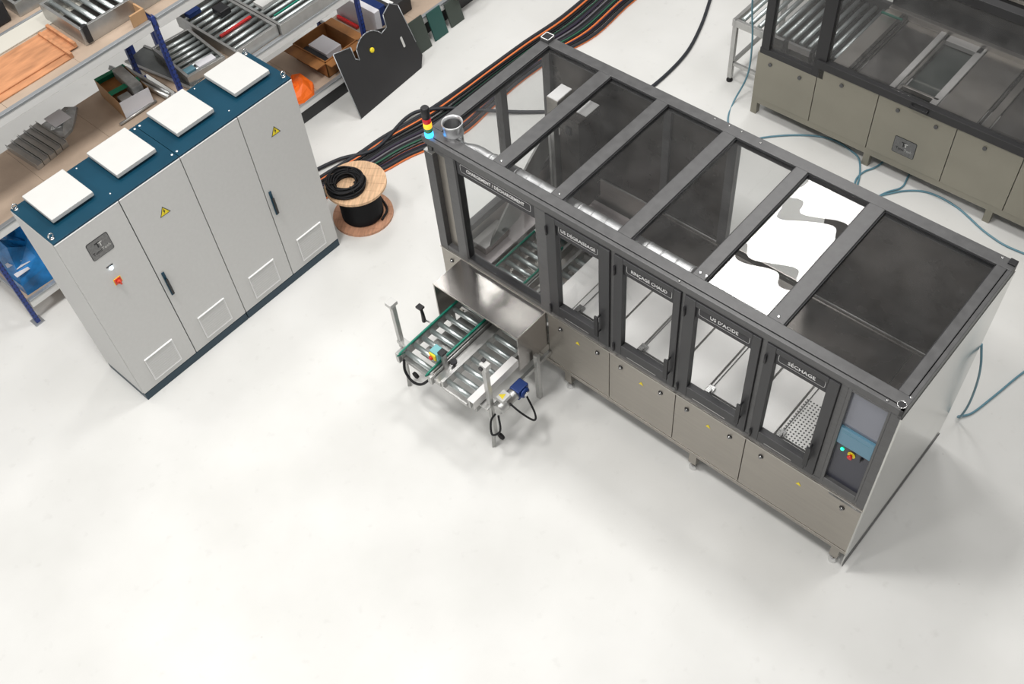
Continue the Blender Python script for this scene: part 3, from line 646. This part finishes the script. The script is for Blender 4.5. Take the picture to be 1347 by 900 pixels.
ORD = ['first', 'second', 'third', 'fourth', 'fifth', 'sixth', 'seventh', 'eighth', 'ninth', 'tenth', 'eleventh', 'twelfth']
for i, m_ in enumerate(cols):
    t0 = (i + .5) / NC; pts = []; ph, fr = random.uniform(0, 6), random.uniform(.5, 1.1); r = {M_hosek: .019, M_cork: .012}.get(m_, random.uniform(.009, .014))
    for x, lo, hi in st_:
        t = t0 + .016 * math.sin(fr * x + ph)
        z = r + (.018 if i % 2 else 0) * .9
        pts.append((x, hi + (lo - hi) * t, z))
    bm = nbm(); tube(bm, smoothpath(pts, 5), r, 7); o = obj('floor_cable', bm, m_)
    cnt[m_] = cnt.get(m_, 0) + 1; tot = cols.count(m_)
    tag(o, (ORD[cnt[m_] - 1] + ' of the ' + names[m_] + ' cables in the floor bundle, counted from the rack side') if tot > 1 else names[m_] + ' cable in the middle of the bundle on the floor', 'cable', 'cables in the floor bundle, ' + names[m_])
def hose(name, lab, pts, r, mat, seg=8, cat='hose', n=8):
    bm = nbm(); tube(bm, smoothpath(pts, n), r, seg); o = obj(name, bm, mat); tag(o, lab, cat); return o
z = .02
hose('floor_hose', 'dark grey hose crossing the floor under the left end of the glazed machine', [(2.1, 1.0, .02), (2.7, 1.02, .02), (3.2, .9, .03), (3.56, .68, .05), (4.11, .757, .05), (4.33, .675, .055), (4.56, .42, .055), (4.75, .1, .055), (5.04, -.26, .02), (5.5, -.8, .02), (5.9, -1.0, .02), (6.25, -1.055, .02), (6.8, -1.02, .02), (7.29, -.88, .02), (7.83, -.65, .02), (9, -.1, .02)], .02, M_hosek)
z = .013
hose('air_hose', 'blue hose hanging down the left end of the rear machine onto the floor', [(6.55, -2.10, 1.9), (6.60, -1.93, 1.6), (6.654, -1.87, 1.19), (6.654, -1.93, .71), (6.63, -1.94, .3), (6.48, -1.90, z), (6.2, -2.02, z), (5.9, -2.3, z), (5.7, -2.45, z)], .0095, M_hoseb)
hose('air_hose', 'blue hose curving on the floor between the two machines, nearest the rear machine middle foot', [(5.6, -2.1, z), (6.21, -2.465, z), (6.573, -2.924, z), (6.572, -3.282, z), (6.448, -3.451, z), (6.1, -3.6, z), (5.7, -3.6, z)], .0095, M_hoseb)
hose('air_hose', 'short blue hose running from under the rear machine beside its middle foot', [(7.2, -3.6, z), (6.6, -3.607, z), (6.372, -3.531, z), (6.18, -3.548, z), (5.8, -3.75, z)], .0095, M_hoseb)
hose('air_hose', 'blue hose emerging right of the middle foot of the rear machine', [(7.2, -3.8, z), (6.605, -3.907, z), (6.409, -3.933, z), (6.214, -3.834, z), (5.7, -3.7, z)], .0095, M_hoseb)
hose('air_hose', 'long blue hose snaking along the floor towards the right edge of the picture', [(5.7, -3.5, z), (6.205, -3.84, z), (6.416, -4.012, z), (6.512, -4.206, z), (6.49, -4.499, z), (6.347, -4.885, z), (6.326, -5.251, z), (6.5, -6.2, z)], .0095, M_hoseb)
hose('air_hose', 'blue hose looping down behind the right rear corner of the glazed machine', [(6.2, -6.3, z), (5.5, -5.98, z), (5.076, -5.851, z), (4.711, -5.776, z), (4.42, -5.71, z), (4.30, -5.64, z + .02), (4.26, -5.66, .10), (4.22, -5.68, .35), (4.12, -5.68, .75), (4.02, -5.66, 1.1), (4.03, -5.60, 1.3)], .0095, M_hoseb)

# ------------------------------------------------------------------ rear machine
O2 = (-3.47, 4.0)
m2 = thing('washing_line', 'blurred second machine with beige lower panels at the top right behind the glazed one', 'machine', MM @ Matrix.Translation((O2[0], O2[1], 0)))
M_beige2 = pmat('pale_khaki_panel', (.30, .285, .235), .5, .35, var=.04, scale=3)
def p2(n_, b_, mat, bevel=.003, **k): return part(n_, [b_], mat, m2, bevel, **k)
xs = [.0, .68, 1.335, 2.13, 2.77, 3.45, 4.15, 4.85]
for i in range(7):
    zt = .80 if i == 0 else .925
    pp = p2('lower_panel', (xs[i] + .004, xs[i + 1] - .004, 0, .02, .24, zt), M_beige2)
    for kx in {0: (.16, .50), 1: (.95,), 2: (1.55, 1.94), 3: (2.42,), 4: (3.1,), 5: (3.8,), 6: (4.5,)}[i]:
        bm = nbm(); lathe(bm, [(.02, 0), (.02, .012)], onfront(kx, -.001, zt - .09), 12); obj('lock', bm, M_frame, pp)
    if i == 2: badge(pp, 1.71, -.001, .45, .23, .20)
p2('base_frame', (0, 4.85, .01, .05, .16, .235), M_beige2); p2('side_panel', (0, .01, .02, 1.35, .16, .80), M_beige2); p2('back_base', (0, 4.85, 1.3, 1.35, .16, .9), M_dark)
for x in (.03, 1.36, 2.66, 4.0): p2('foot', (x - .035, x + .035, .02, .09, .0, .16), M_beige2)
p2('sill', (.02, .62, .0, .07, .80, .865), M_dark); p2('sill', (.66, 4.85, -.02, .06, .925, 1.01), M_dark)
p2('post', (.03, .12, 0, .08, .865, 2.2), M_dark); p2('post', (.62, .745, 0, .09, .80, 2.2), M_dark)
p2('post', (4.75, 4.85, 0, .09, 1.0, 2.2), M_dark); p2('post', (.03, .12, 1.27, 1.35, .16, 2.2), M_dark)
p2('top_rail', (.03, 4.85, 0, .09, 2.14, 2.22), M_dark); p2('top_rail', (.03, 4.85, 1.27, 1.35, 2.14, 2.22), M_dark)
p2('side_pane', (.12, .62, .03, .035, .865, 2.14), M_smoke); p2('front_pane', (.745, 4.75, .03, .035, 1.01, 2.14), M_smoke)
p2('roller_tray', (.1, .70, .1, 1.27, .66, .68), M_dark)
p2('back_wall', (.75, 4.85, 1.28, 1.29, .9, 2.14), M_dark); p2('back_rail', (.95, 4.85, 1.25, 1.28, 1.45, 1.48), M_steel)
p2('worktop', (.72, .98, .07, 1.26, .86, .875), M_steel)
p2('worktop', (.985, 1.33, .07, 1.25, .85, .86), M_hood); p2('tank_edge', (1.335, 1.395, .10, 1.25, .86, .895), M_deck, .006)
for i, (x, w) in enumerate(((.90, .035), (.95, .02))): p2('slide_rail', (x, x + w, .07, 1.3, .88, .91), M_wall)
p2('tank_rim', (1.41, 1.80, .27, .30, .84, .89), M_steel); p2('tank_rim', (1.41, 1.80, 1.12, 1.22, .84, .89), M_deck); p2('tank_rim', (1.75, 1.82, .10, 1.22, .86, .89), M_deck); p2('tank_rim', (1.41, 1.44, .10, 1.22, .86, .89), M_steel)
p2('tank_water', (1.44, 1.75, .30, 1.12, .80, .83), M_water)
p2('tank_lid', (1.83, 2.22, .07, 1.25, .85, .875), M_steel); p2('slide_rail', (2.24, 2.26, .07, 1.25, .87, .90), M_wall); p2('tank_edge', (2.27, 2.34, .07, 1.25, .86, .885), M_steel)
p2('tank_lid', (2.35, 2.95, .07, 1.25, .84, .865), M_hood); p2('tank_lid', (2.97, 4.8, .07, 1.25, .84, .865), M_hood)
p2('back_shelf', (.75, 4.8, 1.22, 1.28, .86, .93), M_steel)
bm = nbm(); box(bm, 1.66, 1.84, -.06, -.045, .96, .99); box(bm, 1.66, 1.68, -.045, -.02, .96, .99); box(bm, 1.82, 1.84, -.045, -.02, .96, .99); obj('handle', bm, M_black, m2, .003)
# conveyor feeding it
rc = thing('roller_conveyor', 'roller conveyor on an aluminium stand feeding the blurred rear machine', 'conveyor', MM @ Matrix.Translation((O2[0], O2[1], 0)), 'roller conveyors at the rear machine')
def rollery(x, y0, y1, z, parent):
    bm = nbm(); cyl(bm, (x, y0, z), (x, y1, z), .026, 12); return obj('roller', bm, M_zinc, parent)
r0 = rollery(-.40, .34, 1.30, .80, rc)
for i in range(1, 12): dup(r0, rc, (.098 * i, 0, 0))
part('side_rail', [(-.47, .62, .29, .33, .72, .80)], M_alu, rc); part('side_rail', [(-.47, .62, 1.31, 1.35, .72, .80)], M_alu, rc)
part('end_rail', [(-.50, -.46, .29, 1.35, .72, .80)], M_alu, rc)
for y in (.29, 1.31):
    part('leg', [(-.49, -.44, y, y + .045, .05, .72)], M_alu, rc)
    bm = nbm(); lathe(bm, [(.035, 0), (.035, .02), (.01, .05)], Matrix.Translation((-.465, y + .022, 0)), 12); obj('foot', bm, M_black, rc)
part('stretcher', [(-.48, -.445, .335, 1.31, .22, .26)], M_alu, rc); part('stretcher', [(-.44, .0, .30, .33, .22, .26)], M_alu, rc)
part('drive_box', [(.18, .52, .17, .25, .72, .84)], M_hood, rc); part('clamp_knob', [(.20, .24, .12, .16, .70, .95)], M_black, rc); part('clamp_knob', [(.50, .54, .12, .16, .70, .95)], M_black, rc)
part('green_belt', [(.72, .95, 1.12, 1.14, .90, .92)], M_green, rc)

# ------------------------------------------------------------------ storage rack
rk = thing('storage_rack', 'long storage rack with blue uprights, white beams and chipboard shelves behind the cabinets', 'rack', Matrix.Translation((0, 1.6, 0)))
def pr(n_, boxes, mat, bevel=.003, parent=rk, **k): return part(n_, boxes, mat, parent, bevel, **k)
for x in (-.12, 2.16, 4.43, 6.7):
    ztop = 2.16 if x < 3 else (1.24 if x < 5 else .36)
    for y in (.0, .80):
        u = pr('upright', [(x - .022, x + .022, y, y + .01, .0, ztop), (x - .022, x - .016, y, y + .05, .0, ztop), (x + .016, x + .022, y, y + .05, .0, ztop)], M_rackblue)
        bm = nbm()
        zz = .06
        while zz < ztop - .05:
            for sx in (-.012, .012): box(bm, x + sx - .004, x + sx + .004, y - .001, y + .001, zz, zz + .018)
            zz += .05
        obj('upright_holes', bm, M_black, u, kind='stuff')
        pr('foot_plate', [(x - .05, x + .05, y - .03, y + .09, 0, .006)], M_rackalu)
    pr('brace', [(x - .01, x + .01, .06, .80, .4 if ztop > 1 else .2, .43 if ztop > 1 else .23)], M_rackalu)
levels = [(-.12, 2.16, .30, .0), (2.16, 4.43, .30, 0), (4.43, 6.7, .30, 0), (-.12, 2.16, 1.18, 0), (2.16, 4.43, 1.18, 0), (-.12, 2.16, 2.13, 0), (2.16, 4.43, 2.13, 1)]
for x0, x1, z, far in levels:
    if far: continue
    a, b_ = x0 + .032, x1 - .032
    pr('beam', [(a, b_, -.004, .03, z - .098, z - .018)], M_rackw); pr('beam_lip', [(a, b_, -.010, .035, z - .018, z + .004)], M_rackalu)
    pr('beam', [(a, b_, .80, .84, z - .098, z - .018)], M_rackw)
    n = 3; w = (b_ - a) / n
    for k in range(n): pr('shelf_board', [(a + k * w + .001, a + (k + 1) * w - .001, .036, .86, z - .018, z)], M_chip, .001)
pr('shade_panel', [(2.2, 4.4, .05, .06, .0, .185)], M_dark); pr('shade_panel', [(4.46, 6.67, .05, .06, .0, .185)], M_dark)  # dark sheets added as the shade under the low shelf
pr('back_board', [(-.10, 2.14, .72, .94, 2.131, 2.145)], pmat('cream_board', (.58, .56, .50), .6))
pr('beam', [(2.19, 4.40, -.004, .03, 2.02, 2.115)], M_rackw); pr('beam_lip', [(2.19, 4.40, -.01, .035, 2.115, 2.14)], M_rackalu)
pr('shelf_board', [(2.19, 2.75, .036, .8, 2.115, 2.13)], M_chip)
for x in (4.43,): 
    pr('upright', [(4.40, 4.46, 0, .012, 1.24, 2.16)], M_rackblue)
# second rack behind
rk2 = thing('storage_rack', 'second storage rack behind the first in the top left corner', 'rack', Matrix.Translation((0, 2.62, 0)))
for x in (.3, 2.6):
    for y in (.03, .75): pr('upright', [(x - .03, x + .03, y, y + .05, 0, 2.05)], M_rackblue, parent=rk2)
pr('beam', [(.33, 2.57, .0, .03, 2.02, 2.1)], M_rackalu, parent=rk2); pr('beam', [(.33, 2.57, .8, .83, 2.02, 2.1)], M_rackalu, parent=rk2); pr('shelf_board', [(.33, 2.57, .03, .8, 2.08, 2.1)], M_chip, parent=rk2)

# ---- things on the shelves
def mini_conveyor(name, lab, x0, x1, y0, y1, z, n, along='x', rot=0, tilt=0, group='dismantled conveyor sections on the rack', h=.12, mat=M_alu, blue=False):
    cx, cy = (x0 + x1) / 2, (y0 + y1) / 2; w, d = (x1 - x0) / 2, (y1 - y0) / 2
    t = thing(name, lab, 'conveyor', Matrix.Translation((cx, cy, z)) @ Matrix.Rotation(rot, 4, 'Z') @ Matrix.Rotation(tilt, 4, 'X'), group)
    part('side_rail', [(-w, w, -d, -d + .03, 0, h)], mat, t); part('side_rail', [(-w, w, d - .03, d, 0, h)], mat, t)
    part('end_rail', [(-w, -w + .03, -d + .03, d - .03, 0, h)], mat, t); part('end_rail', [(w - .03, w, -d + .03, d - .03, 0, h)], mat, t)
    part('base_sheet', [(-w + .03, w - .03, -d + .03, d - .03, .004, .012)], M_wall, t, 0)
    if along == 'x':   # rollers lie along x, spaced in y
        q = 2 * d / (n + 1); bm = nbm(); cyl(bm, (-w + .03, -d + q, h - .035), (w - .03, -d + q, h - .035), .024, 10); r = obj('roller', bm, M_zinc, t)
        for k in range(1, n): dup(r, t, (0, q * k, 0))
    else:
        q = 2 * w / (n + 1); bm = nbm(); cyl(bm, (-w + q, -d + .03, h - .035), (-w + q, d - .03, h - .035), .024, 10); r = obj('roller', bm, M_zinc, t)
        for k in range(1, n): dup(r, t, (q * k, 0, 0))
    return t
c = mini_conveyor('conveyor_section', 'grey roller frame on the top shelf beside the orange sheets', 1.56, 2.45, 1.78, 2.42, 2.132, 8, 'y', h=.17)
part('lock_block', [(-.42, -.37, -.34, -.30, .02, .19)], M_black, c)
part('orange_sheet', [(0, 0, 0, 0, 0, 0)], M_terra, None) if False else None
for k, (x0, x1, y0, y1, z0) in enumerate(((.10, 1.40, 1.74, 2.24, 2.132), (.35, 1.50, 1.82, 2.26, 2.146))):
    o = part('cardboard_sheet', [(x0, x1, y0, y1, z0, z0 + .012), (x1 - .03, x1, y0, y1, z0 + .012, z0 + .05)], M_terra, None); tag(o, ['wide orange-brown cardboard sheet lying lowest on the top shelf', 'upper orange-brown cardboard sheet with turned-up edge on the top shelf'][k], 'cardboard sheet', None)
o = part('cardboard_box', [(1.98, 2.13, 1.64, 1.66, 2.132, 2.25), (1.98, 2.13, 1.84, 1.86, 2.132, 2.25), (2.11, 2.13, 1.66, 1.84, 2.132, 2.25)], M_card, None); tag(o, 'small open cardboard box at the right end of the top shelf', 'box')
o = part('paper_strip', [(1.95, 2.1, 1.90, 2.02, 2.31, 2.315)], M_paper, None); tag(o, 'white paper strip on the top-shelf roller frame', 'paper'); bpy.data.objects.remove(o)
# second rack's goods
c = mini_conveyor('conveyor_section', 'roller frame with green side strip on the rear rack', 1.45, 2.5, 2.70, 3.3, 2.10, 9, 'y', h=.14, group='dismantled conveyor sections on the rear rack'); part('green_strip', [(.0, .45, -.33, -.31, .10, .13)], M_green, c)
o = part('black_case', [(.9, 1.38, 2.72, 3.3, 2.10, 2.32)], M_black, None, .02); tag(o, 'black case on the rear rack in the top left corner', 'case')
# middle shelf
c = mini_conveyor('conveyor_section', 'small roller frame with blue parts on the middle shelf', 2.37, 2.81, 1.74, 2.42, 1.181, 7, 'x', rot=-.10, h=.10)
part('blue_block', [(-.19, -.08, -.28, -.20, .075, .10)], M_hoseb, c); part('white_block', [(-.05, .15, -.29, -.2, .075, .10)], M_paper, c)
c = mini_conveyor('conveyor_section', 'roller frame with dark motor and red bar in the middle of the rack', 2.86, 3.40, 1.64, 2.62, 1.181, 9, 'x', h=.13)
part('motor_block', [(.0, .13, .05, .2, .13, .2)], M_black, c, .01); part('red_bar', [(-.2, .2, -.18, -.15, .12, .14)], M_redp, c); part('blue_block', [(-.2, -.05, .33, .42, .12, .17)], M_blue, c)
c = mini_conveyor('conveyor_section', 'rightmost roller frame on the middle shelf above the brown carton', 3.41, 4.36, 1.60, 2.5, 1.181, 9, 'x', h=.13)
part('green_strip', [(-.40, .3, -.28, -.265, .12, .135)], M_green, c); part('bracket', [(-.40, -.2, -.1, .05, .12, .16)], M_offw, c)
gb = thing('parts_box', 'open green and white printed cardboard box full of brackets on the middle shelf', 'box', Matrix.Translation((1.83, 2.10, 1.18)) @ Matrix.Rotation(-.12, 4, 'Z'))
w, d, h = .16, .25, .20
part('box_wall', [(-w, w, -d, -d + .006, 0, h)], M_paper, gb); part('box_wall', [(-w, w, d - .006, d, 0, h)], M_gbox, gb); part('box_wall', [(-w, -w + .006, -d, d, 0, h)], M_card, gb); part('box_wall', [(w - .006, w, -d, d, 0, h)], M_card, gb)
part('box_base', [(-w, w, -d, d, 0, .006)], M_card, gb); part('dark_contents', [(-w + .01, .05, -.02, d - .02, .01, .14)], M_brown, gb); part('green_flap', [(-w, w, -.10, -.03, h, h + .006)], M_gbox, gb); part('green_flap', [(-w, w, d - .05, d, h, h + .006)], M_gbox, gb)
pt = part('bracket', [(.02, .13, -.2, .2, .1, .24), (-.12, .0, -.2, -.10, .05, .17)], M_film, gb, .01)
bb = bmesh.new(); 
def crumple(name, lab, pts, z0, hh, mat, cat, seed=1):
    random.seed(seed); bm = nbm(); cx = sum(p[0] for p in pts) / len(pts); cy = sum(p[1] for p in pts) / len(pts); rings = []
    for f, hz in ((1, 0), (.97, .35), (.8, .8), (.5, 1.0), (.2, .85)):
        rings.append([bm.verts.new((cx + (p[0] - cx) * f + random.uniform(-.01, .01), cy + (p[1] - cy) * f + random.uniform(-.01, .01), z0 + hh * hz * random.uniform(.6, 1.1))) for p in pts])
    n = len(pts)
    for A, B in zip(rings, rings[1:]):
        for k in range(n): bm.faces.new((A[k], A[(k + 1) % n], B[(k + 1) % n], B[k]))
    bm.faces.new(rings[-1]); bm.faces.new(rings[0][::-1]); o = obj(name, bm, mat); tag(o, lab, cat); return o
bg_ = crumple('wrapped_profiles', 'grey film-wrapped metal profiles lying on the middle shelf', [(1.04, 2.44), (1.02, 2.25), (1.10, 2.12), (1.22, 2.16), (1.32, 2.26), (1.44, 2.40), (1.38, 2.46), (1.2, 2.45)], 1.181, .10, M_film, 'package', 4)
random.seed(5)
o = part('paper_sheet', [(1.10, 1.28, 2.20, 2.40, 1.285, 1.292)], M_paper, None); tag(o, 'white paper wrapped round the grey profiles on the shelf', 'paper')
for k in range(5):
    o = part('metal_profile', [(-.034, .034, -.24, .24, 0, .05), (-.034, -.028, -.24, .24, .05, .075), (.028, .034, -.24, .24, .05, .075)], M_alu, None); o.matrix_world = Matrix.Translation((.72 + .077 * k, 2.20 + .012 * k, 1.181)) @ Matrix.Rotation(.06, 4, 'Z'); tag(o, ['leftmost', 'second from left', 'middle', 'second from right', 'rightmost'][k] + ' grey metal profile of the loose stack under the white paper', 'profile', 'grey profiles on the middle shelf')
for k, (x0, y0, x1, y1, r, mt) in enumerate(((1.55, 1.84, 1.98, 1.84, .018, M_alu), (2.0, 2.62, 2.08, 1.75, .03, M_alu), (2.10, 2.5, 2.12, 1.8, .022, M_film))):
    bm = nbm(); tube(bm, [(x0, y0, 1.181 + r), (x1, y1, 1.181 + r)], r, 4); o = obj('aluminium_bar', bm, mt); tag(o, ['short aluminium bar in front of the green printed box', 'thick aluminium bar between the green box and the blue upright', 'dull grey bar beside the blue upright on the middle shelf'][k], 'bar')
gs = thing('glass_panel', 'framed dark glass panel lying on the middle shelf behind the blue upright', 'panel', Matrix.Translation((2.37, 2.18, 1.182)) @ Matrix.Rotation(.16, 4, 'Z'))
part('panel_frame', [(-.15, -.12, -.45, .45, 0, .02), (.12, .15, -.45, .45, 0, .02)], M_alu, gs); part('panel_sheet', [(-.12, .12, -.45, .45, .002, .01)], pmat('dark_mirror', (.16, .17, .17), .15, .6, var=.4, scale=3), gs)
# low shelf, right bay
bx = thing('brown_carton', 'open brown carton on the low shelf behind the dark metal plate', 'box', Matrix.Translation((4.12, 1.95, .30)))
w, d, h = .24, .27, .22
for b_ in ((-w, w, -d, -d + .012, 0, h), (-w, w, d - .012, d, 0, h), (-w, -w + .012, -d, d, 0, h), (w - .012, w, -d, d, 0, h)): part('carton_wall', [b_], M_brown, bx)
part('carton_base', [(-w, w, -d, d, 0, .01)], M_brown, bx); part('carton_flap', [(-w - .13, -w, -d, d, h - .03, h - .018)], M_brown, bx); part('carton_flap', [(w, w + .11, -d, d, h - .02, h - .008)], M_brown, bx); part('carton_flap', [(-w, w, -d - .10, -d, h - .03, h - .018)], M_brown, bx)
part('white_contents', [(-.10, .12, -.12, .18, .01, .16)], M_paper, bx); part('black_contents', [(-.21, -.11, -.2, .2, .01, .14)], M_black, bx)
crumple('orange_vest', 'crumpled bright orange fabric hanging at the low shelf edge beside the cabinet', [(3.30, 1.66), (3.42, 1.60), (3.58, 1.61), (3.68, 1.72), (3.70, 1.92), (3.60, 2.0), (3.42, 1.9), (3.30, 1.8)], .302, .15, M_orange, 'cloth', 9)
crumple('white_bag', 'white plastic bag next to the crumpled orange fabric', [(3.34, 2.02), (3.44, 2.0), (3.54, 2.04), (3.58, 2.14), (3.46, 2.2), (3.36, 2.12)], .302, .15, M_offw, 'bag', 10)
o = part('red_tube', [(4.66, 4.70, 2.05, 2.4, .305, .345)], M_redp, None, .01); tag(o, 'dark red tube standing between the brown carton and the white board', 'tube')
o = part('white_board', [(4.72, 4.80, 1.75, 2.45, .302, .62)], M_paper, None, .004); tag(o, 'white board on the low shelf behind the dark plate', 'board')
o = part('blue_crate', [(4.83, 4.97, 1.85, 2.4, .302, .55)], M_blue, None, .01); tag(o, 'dark blue crate on the low shelf behind the dark plate', 'crate')
gc = part('grey_case', [(5.0, 5.32, 1.8, 2.35, .302, .50)], M_dark, None, .01); tag(gc, 'dark grey case with white label on the low shelf', 'case'); part('label', [(5.05, 5.10, 1.85, 2.1, .5, .502)], M_white, gc, 0)
for k in range(3):
    o = part('green_sheet', [(-.11, .11, 0, .02, 0, .40 - .05 * k)], (M_dgreen2, M_dgreen, M_dgreen2)[k], None, .004); o.matrix_world = Matrix.Translation((5.12 + .30 * k, 1.44 + .02 * k, .003)) @ Matrix.Rotation(-.28, 4, 'X')
    tag(o, ['leftmost dark green sheet leaning beside the dark metal plate', 'middle dark green sheet leaning on the low shelf', 'rightmost dark green sheet leaning at the top of the picture'][k], 'sheet')
o = part('cardboard_piece', [(5.75, 6.1, 1.5, 1.9, .302, .36)], M_chip, None); tag(o, 'flat brown cardboard at the far end of the low shelf', 'cardboard')
bm = nbm(); random.seed(2)
for k in range(6): tube(bm, [(6.1 + .12 * math.cos(a), 1.62 + .12 * math.sin(a), .32 + .018 * k) for a in [2 * PI * i / 20 for i in range(20)]], .009, 6, closed=True)
tag(obj('wire_coil', bm, M_ccream), 'grey wire coil at the far end of the low shelf', 'coil')
# leaning dark plate
pm = Matrix.Translation((3.83, 1.20, .0)) @ Matrix.Rotation(.07, 4, 'Z') @ Matrix.Rotation(PI / 2 - .30, 4, 'X')
dp = thing('metal_plate', 'large dark grey metal plate with rounded cut-outs leaning against the low shelf', 'plate', pm)
arc = lambda cx, cy, r, a0, a1, n=8: [(cx + r * math.cos(math.radians(a0 + (a1 - a0) * i / n)), cy + r * math.sin(math.radians(a0 + (a1 - a0) * i / n))) for i in range(n + 1)]
poly = [(0, 0), (1.04, 0), (1.12, .12), (1.10, .30), (1.06, .78), (.96, .86), (.82, .80), (.80, .66), (.70, .64)] + arc(.50, .52, .24, 30, 140) + [(.30, .56), (.255, .60), (.26, .74), (.02, .80)]
bm = nbm(); prism(bm, poly, 0, .008); obj('plate_body', bm, M_dark, dp)
bm = nbm()
for a, b_ in zip(poly[3:], poly[4:]): cyl(bm, (a[0], a[1], .009), (b_[0], b_[1], .009), .006, 6)
cyl(bm, (0, .0, .009), (.02, .80, .009), .006, 6); obj('bright_edge', bm, M_rackalu, dp)
bm = nbm(); lathe(bm, [(.03, .008), (.03, .02), (.015, .03)], Matrix.Translation((.50, .56, 0)), 14); obj('yellow_knob', bm, M_yellow, dp)
bm = nbm(); prism(bm, rrect(.03, .13, .014), .008, .010, Matrix.Translation((.93, .40, 0))); obj('slot', bm, M_offw, dp)
# left low shelf: blue film
crumple('blue_film_pack', 'bright blue plastic-wrapped pack on the lowest shelf left of the cabinets', [(-.06, 1.66), (.22, 1.66), (.42, 1.68), (.5, 2.2), (.4, 2.4), (-.05, 2.4), (-.08, 2.0)], .301, .45, M_bluebag, 'package', 6)
for k in range(3):
    o = part('label_sheet', [(-.07, .07, -.03, .03, 0, .004)], M_paper, None, 0); o.matrix_world = Matrix.Translation((.03 + .05 * (k % 2), 1.72 + .05 * k, .53 + .03 * k)) @ Matrix.Rotation(-.1 * k, 4, 'Z'); tag(o, ['white label lowest on the blue plastic pack', 'white label in the middle of the blue plastic pack', 'white label highest on the blue plastic pack'][k], 'label', 'labels on the blue pack')
